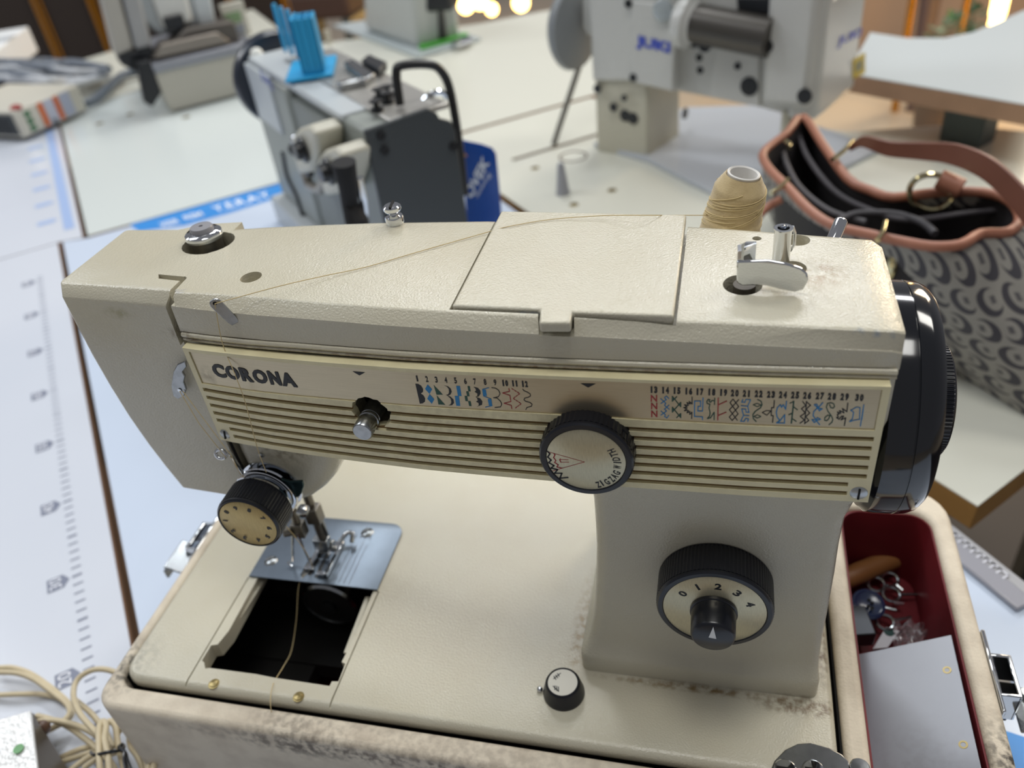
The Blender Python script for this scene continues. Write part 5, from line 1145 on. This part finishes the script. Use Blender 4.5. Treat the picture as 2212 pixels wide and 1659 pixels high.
b.build('logo_print', LOGO, jm, smooth=0); b = MB()
o = bpl(1806, 106, jP+j1*(t1+6), j1); e = bpl(1858, 82, jP+j1*(t1+6), j1); textmb(b, 'JUKI', o, e-o, Vector((0, 0, 14)), 0, .8, .04)
b.build('logo_print', LOGO, jm, smooth=0)
yq = [bpl(u, v, jP+j1*(t1+6.5), j1) for u, v in ((1842, 130), (1868, 112), (1868, 158), (1842, 170))]; MB().prism(yq, j1*.6).build('warning_sticker', mat('yellow_sticker', 'd2b52c', .5), jm)
yq = [bpl(u, v, jP+j1*(t1+7.2), j1) for u, v in ((1848, 137), (1863, 127), (1863, 148), (1848, 157))]; MB().prism(yq, j1*.3).build('sticker_mark', mat('sticker_dark', '77764a', .5), jm)
c = bpl(1243, 60, jP-j1*140, j1); b = MB(); b.lathe(c, -j1, [(30, -8), (60, -4), (62, 4), (56, 12), (20, 16), (.1, 16)], 48); b.build('handwheel', mat('grey_handwheel', '8c9093', .35), jm)
jpr('motor_cover', WHP, [(1255, -140), (1283, -140), (1286, 70), (1268, 80), (1257, 60)], 20, 60, 4)
b = MB(); b.tube([bz(1196, 312, Z0+2), bpl(1262, 110, jP-j1*150-j2*10, j1)], 5, 10); b.build('knee_lifter_rod', mat('dull_rod', '8a8983', .35, metal=.7), jm)
p = bz(1216, 418, Z0); tag(MB().lathe(p, (0, 0, 1), [(11, .2), (10, 2), (5, 44), (3.5, 47), (.1, 47.5)], 20).build('plastic_peg', mat('grey_peg', '9a9ba0', .5), loc=p), 'small grey conical peg standing on the cream table beside the cable hole', 'peg')
# ---------------------------------------------------------------- control box and cables, upper left
k0 = bz(55, 299, Z0+8); k1 = bz(190, 237, Z0+8); kd = (k1-k0); kd.z = 0; kl = kd.length; kd.normalize(); kn_ = Vector((-kd.y, kd.x, 0)); Rk = Matrix(((kd.x, kn_.x, 0), (kd.y, kn_.y, 0), (0, 0, 1)))
cbx = thing('control_box', 'white control box with orange and green labels at the upper left', 'control box', k0)
def K_(s, t, z): return k0+kd*s+kn_*t+Vector((0, 0, z))
kh = bpl(30, 240, k0, kn_).z-k0.z
MB().box(K_(kl/2, 110, kh/2), (kl, 220, kh), Rk).build('box_body', mat('box_white', 'c9c5b8', .4), cbx, bevel=4)
MB().box(K_(-2, 110, kh/2), (5, 200, kh-14), Rk).build('end_grille', DGP, cbx, bevel=1)
for i in range(9): MB().box(K_(-5.5, 30+20*i, kh/2), (3, 8, kh-24), Rk).build('grille_bar', BKP, cbx)
for i, (s0, s1, c_) in enumerate(((.33, .40, 'd0642a'), (.42, .56, 'b9bccb'), (.57, .64, 'c8602c'), (.66, .82, 'aab0c2'))):
    MB().box(K_(kl*(s0+s1)/2, -.8, kh*.5), (kl*(s1-s0), 1.2, kh*.86), Rk).build('label', mat('label_%d' % i, c_, .5), cbx)
for i in range(3): MB().box(K_(kl*.16, -.8, kh*(.22+.26*i)), (kl*.08, 1.2, kh*.18), Rk).build('label', mat('green_label_%d' % i, '2f6e46', .5), cbx)
MB().ball(K_(kl*.1, 10, kh+1), 12, 14, sc=(1, 1, .6)).build('red_button', mat('red_button', '9c2f2c', .4), cbx)
b = thing('cable_bundle', 'tangle of grey and white cables lying behind the white control box', 'cable', bz(120, 165, Z0))
CG = mat('grey_cable', '6f7680', .45); CW = mat('pale_cable', 'b9bcc0', .4)
for i in range(16):
    y0 = 150+random.uniform(-14, 26); P = [(-40, y0+random.uniform(-8, 8)), (40+random.uniform(-10, 10), y0-6), (100, y0+random.uniform(-14, 10)), (160+random.uniform(-10, 10), y0+random.uniform(-12, 12)), (235, 150+random.uniform(-6, 14))]
    MB().tube(catmull([bz(u, v, Z0+25+random.uniform(0, 30)) for u, v in P], 5), random.choice((5, 7, 9)), 7).build('cable', random.choice((CG, CG, CW)), b, smooth=80)
MB().tube(catmull([bz(u, v, Z0+16) for u, v in ((110, 262), (165, 232), (205, 215), (235, 190), (262, 165), (295, 155), (322, 158))], 5), 10, 10).build('thick_cable', mat('slate_hose', '5b636c', .4), b, smooth=80)
# ---------------------------------------------------------------- overlock machine, upper left
v0, v1 = bz(370, 243, Z0+3), bz(508, 207, Z0+3); vd = (v1-v0); vd.z = 0; vd.normalize(); vn = Vector((-vd.y, vd.x, 0))
ov = thing('overlock_machine', 'grey-white overlock machine with dark steel works and small display, far left', 'sewing machine', v0)
def vo(u, v, t=0): return bpl(u, v, v0+vn*t, vn)
def vpr(name, m_, pxs, t, dep, bev=4): return MB().prism([vo(u, v, t) for u, v in pxs], vn*dep).build(name, m_, ov, bevel=bev)
vpr('machine_base', mat('base_white', 'b4b1a6', .4), [(370, 242), (326, 156), (560, 103), (580, 188)], 0, 260, 4)
vpr('base_rim', mat('rim_grey', '8f9198', .3, metal=.4), [(336, 160), (326, 140), (552, 88), (562, 106)], -6, 280, 3)
vpr('needle_works', mat('dark_works', '5f5a55', .35, metal=.6), [(340, 132), (400, 62), (505, 45), (520, 92)], 20, 70, 4)
vpr('cloth_plate', mat('cloth_plate', '8d857c', .3, metal=.6), [(330, 128), (350, 95), (470, 70), (500, 92)], 8, 50, 3)
vpr('head', GRYL, [(275, -60), (420, -60), (435, 50), (395, 72), (345, 78), (300, 40)], 60, 120, 8)
vpr('front_cover', WHP, [(310, -50), (395, -50), (420, 48), (352, 66)], 40, 30, 8)
vpr('right_cover', GRYL, [(405, -40), (450, -40), (470, 60), (432, 66)], 50, 60, 6)
vpr('side_column', mat('pale_column', 'a6a29a', .4), [(205, -60), (246, -60), (290, 106), (250, 122)], 30, 60, 6); vpr('side_column', mat('pale_column_b', '979797', .4), [(252, -60), (290, -60), (330, 100), (294, 108)], 24, 60, 6)
vpr('motor_mount', BKP, [(255, 118), (325, 98), (345, 130), (300, 160), (262, 140)], 30, 60, 4)
vpr('bracket', BKP, [(295, 135), (325, 130), (350, 200), (330, 232), (312, 222)], -4, 26, 3)
vpr('foot', BKP, [(352, 40), (395, 30), (402, 60), (362, 70)], 30, 12, 3)
dp = vpr('display_panel', mat('panel_white', 'c3c0b4', .4), [(474, 12), (524, 0), (545, 75), (500, 88)], 80, 14, 2)
MB().prism([vo(u, v, 78) for u, v in ((484, 31), (518, 23), (524, 45), (490, 53))], vn*2).build('screen', mat('green_lcd', '7f9a72', .3), dp)
MB().prism([vo(u, v, 78) for u, v in ((486, 60), (526, 50), (531, 70), (493, 82))], vn*2).build('keypad', mat('keypad_grey', '8f949c', .4), dp)
# ---------------------------------------------------------------- pale machine at top centre and its green strip
u0_, u1_ = bz(790, 75, Z0), bz(905, 112, Z0); ud = (u1_-u0_); ud.z = 0; ud.normalize(); un = Vector((-ud.y, ud.x, 0))
pm = thing('post_sewing_machine', 'pale grey sewing machine cut off by the top edge above the cream table', 'sewing machine', u1_)
def po(u, v, t=0): return bpl(u, v, u1_+un*t, un)
MB().prism([po(u, v) for u, v in ((786, 64), (904, 108), (888, -40), (780, -60))], un*120).build('machine_post', mat('pale_post', 'aeb2b0', .35), pm, bevel=14, seg=3)
q = [bz(u, v, Z0+1) for u, v in ((720, 60), (905, 128), (1040, 88), (860, 40))]; MB().prism(q, (0, 0, 8)).build('machine_bed', mat('pale_bed', 'b7c0c2', .2, coat=.3), pm, bevel=2)
c = bz(958, 88, Z0+9); up1 = by(938, 20, c.y); b = MB(); b.cyl(c, Vector((c.x, c.y, up1.z)), 12, n=14); b.build('needle_bar', mat('dark_bar', '3d3f3f', .3, metal=.6), pm)
b = MB(); b.box(Vector((c.x, c.y, up1.z+60)), (90, 70, 120)); b.build('needle_head', BKP, pm, bevel=10); 
q = [bz(u, v, Z0+10) for u, v in ((905, 100), (1008, 74), (1012, 80), (908, 108))]; tag(MB().prism(q, (0, 0, 5)).build('cutting_strip', mat('bright_green_strip', '4bab3c', .4), loc=q[0], bevel=.5), 'bright green strip under the needle of the far machine', 'strip')
q = [bz(u, v, Z0+10) for u, v in ((975, 92), (1012, 82), (1022, 92), (985, 104))]; tag(MB().prism(q, (0, 0, 6)).build('metal_guide', CHR, loc=q[0], bevel=1), 'shiny metal guide at the right end of the green strip', 'guide')
p = bz(712, 95, Z0); tag(MB().cyl(p, p+Vector((0, 0, 34)), 8, n=14).build('table_knob', mat('beige_knob', 'b7b1a2', .5), loc=p), 'small beige stub on the far table beside the blue holder', 'knob')
# ---------------------------------------------------------------- shop beyond: lamps, posts, plants, bench
YB = 3300
def post(name, m_, u, vb, vt, r, label, cat, y=YB, rt=None):
    a = by(u, vb, y); t = by(u, vt, y); a.z = -850
    return tag(MB().lathe(a, (0, 0, 1), [(r, 0), (r, 10), (r if rt is None else rt, max(100, t.z+850)), (.1, t.z+855)], 16).build(name, m_, loc=a), label, cat)
post('brass_post', GOLD, 1960, 70, -60, 14, 'slim brass post in the far shop, left of the dark column', 'post')
post('brass_post', GOLD, 2080, 50, -60, 12, 'slim brass post in the far shop, beside the green plant', 'post')
post('tapered_column', mat('mauve_column', '5d5052', .5), 1995, 85, -60, 18, 'dark mauve column widening upwards behind the right table', 'column', rt=42)
fl_m = MB(); lp_ = by(2155, 30, 3000)
lm_ = mat('warm_lamp_glow', 'ffc870', .5, emit=14)
tag(MB().lathe(Vector((lp_.x, lp_.y, -850)), (0, 0, 1), [(20, 0), (20, lp_.z+850-10), (24, lp_.z+850), (26, lp_.z+1300), (.1, lp_.z+1305)], 20).build('floor_lamp', lm_, loc=(lp_.x, lp_.y, -850)), 'tall glowing warm lamp column at the upper right edge', 'lamp')
for k, (u, v, r) in enumerate(((1006, 12, 44), (1036, 2, 46), (1062, 20, 34), (1125, 6, 46))):
    p = by(u, v, 4700); tag(MB().ball(p, r, 16).build('globe_lamp', lm_, loc=p), ('leftmost of the warm glowing globe lamps at the top', 'brightest warm glowing globe lamp at the top', 'lowest warm glowing globe lamp at the top', 'warm glowing globe lamp farthest right of its group')[k], 'lamp', 'globe lamps in the far shop')
LEAF = mat('dark_green_leaf', '2e5f4c', .45)
for k, (u, v) in enumerate(((2050, 75), (2100, 40))):
    c = by(u, v, 3050+420*k); t = thing('potted_plant', ('dark green leafy plant behind the right table, lower one', 'dark green leafy plant behind the right table, beside the lamp')[k], 'plant', (c.x, c.y, -850))
    lf_ = MB()
    for i in range(70):
        d = Vector((random.gauss(0, 1), random.gauss(0, 1), random.gauss(0, .7))).normalized(); p = c+d*random.uniform(15, 62); s_ = d.cross(Vector((0, 0, 1))).normalized()*random.uniform(9, 16); e = d*random.uniform(22, 40)
        lf_.add([p, p+e*.5+s_, p+e, p+e*.5-s_], [(0, 1, 2, 3)])
    o = lf_.build('foliage', LEAF, t, smooth=0); o['kind'] = 'stuff'
    MB().lathe(Vector((c.x, c.y, -850)), (0, 0, 1), [(60, 0), (80, 160), (70, 160), (.1, 150)], 24).build('pot', mat('plant_pot_%d' % k, '6b5a4c', .5), t)
    MB().cyl((c.x, c.y, -700), c, 7, n=8).build('stem', mat('stem_%d' % k, '4a4432', .7), t)
wz0 = by(1960, 60, 4300)
wd2 = thing('display_counter', 'low beige shop counter with lit top edge behind the right table', 'counter', (wz0.x+300, 4300, -850))
MB().box((wz0.x+300, 4300, -600), (2600, 300, 500)).build('counter_body', mat('counter_beige', 'b49a84', .5), wd2, bevel=10)
MB().box((wz0.x+300, 4290, -340), (2640, 330, 24)).build('counter_top', mat('counter_top', 'd9c4a2', .3), wd2, bevel=4)
p = by(700, 12, 3800); bn = thing('upholstered_bench', 'dark brown upholstered bench at the top edge left of centre', 'bench', (p.x, p.y, -850))
MB().box((p.x+30, p.y, p.z+20), (300, 260, 120)).build('seat', mat('brown_upholstery', '4a342b', .6), bn, bevel=24, seg=3)
for sx2 in (-1, 1): MB().box((p.x+30+sx2*120, p.y, (p.z-40-850)/2), (40, 240, p.z-40+850)).build('leg', mat_leg, bn, bevel=4)
p = bz(-30, 170, Z0); wb = thing('paper_stack', 'bright white packing box behind the cables at the left edge', 'box', p)
MB().box(p+Vector((-90, 80, 35)), (240, 300, 70), Matrix.Rotation(.4, 3, 'Z')).build('box_body', mat('bright_white_box', 'eef0f0', .5), wb, bevel=3)
MB().box(p+Vector((-90, 80, 72)), (244, 60, 3), Matrix.Rotation(.4, 3, 'Z')).build('tape', mat('pale_tape', 'cfd3d6', .3), wb)
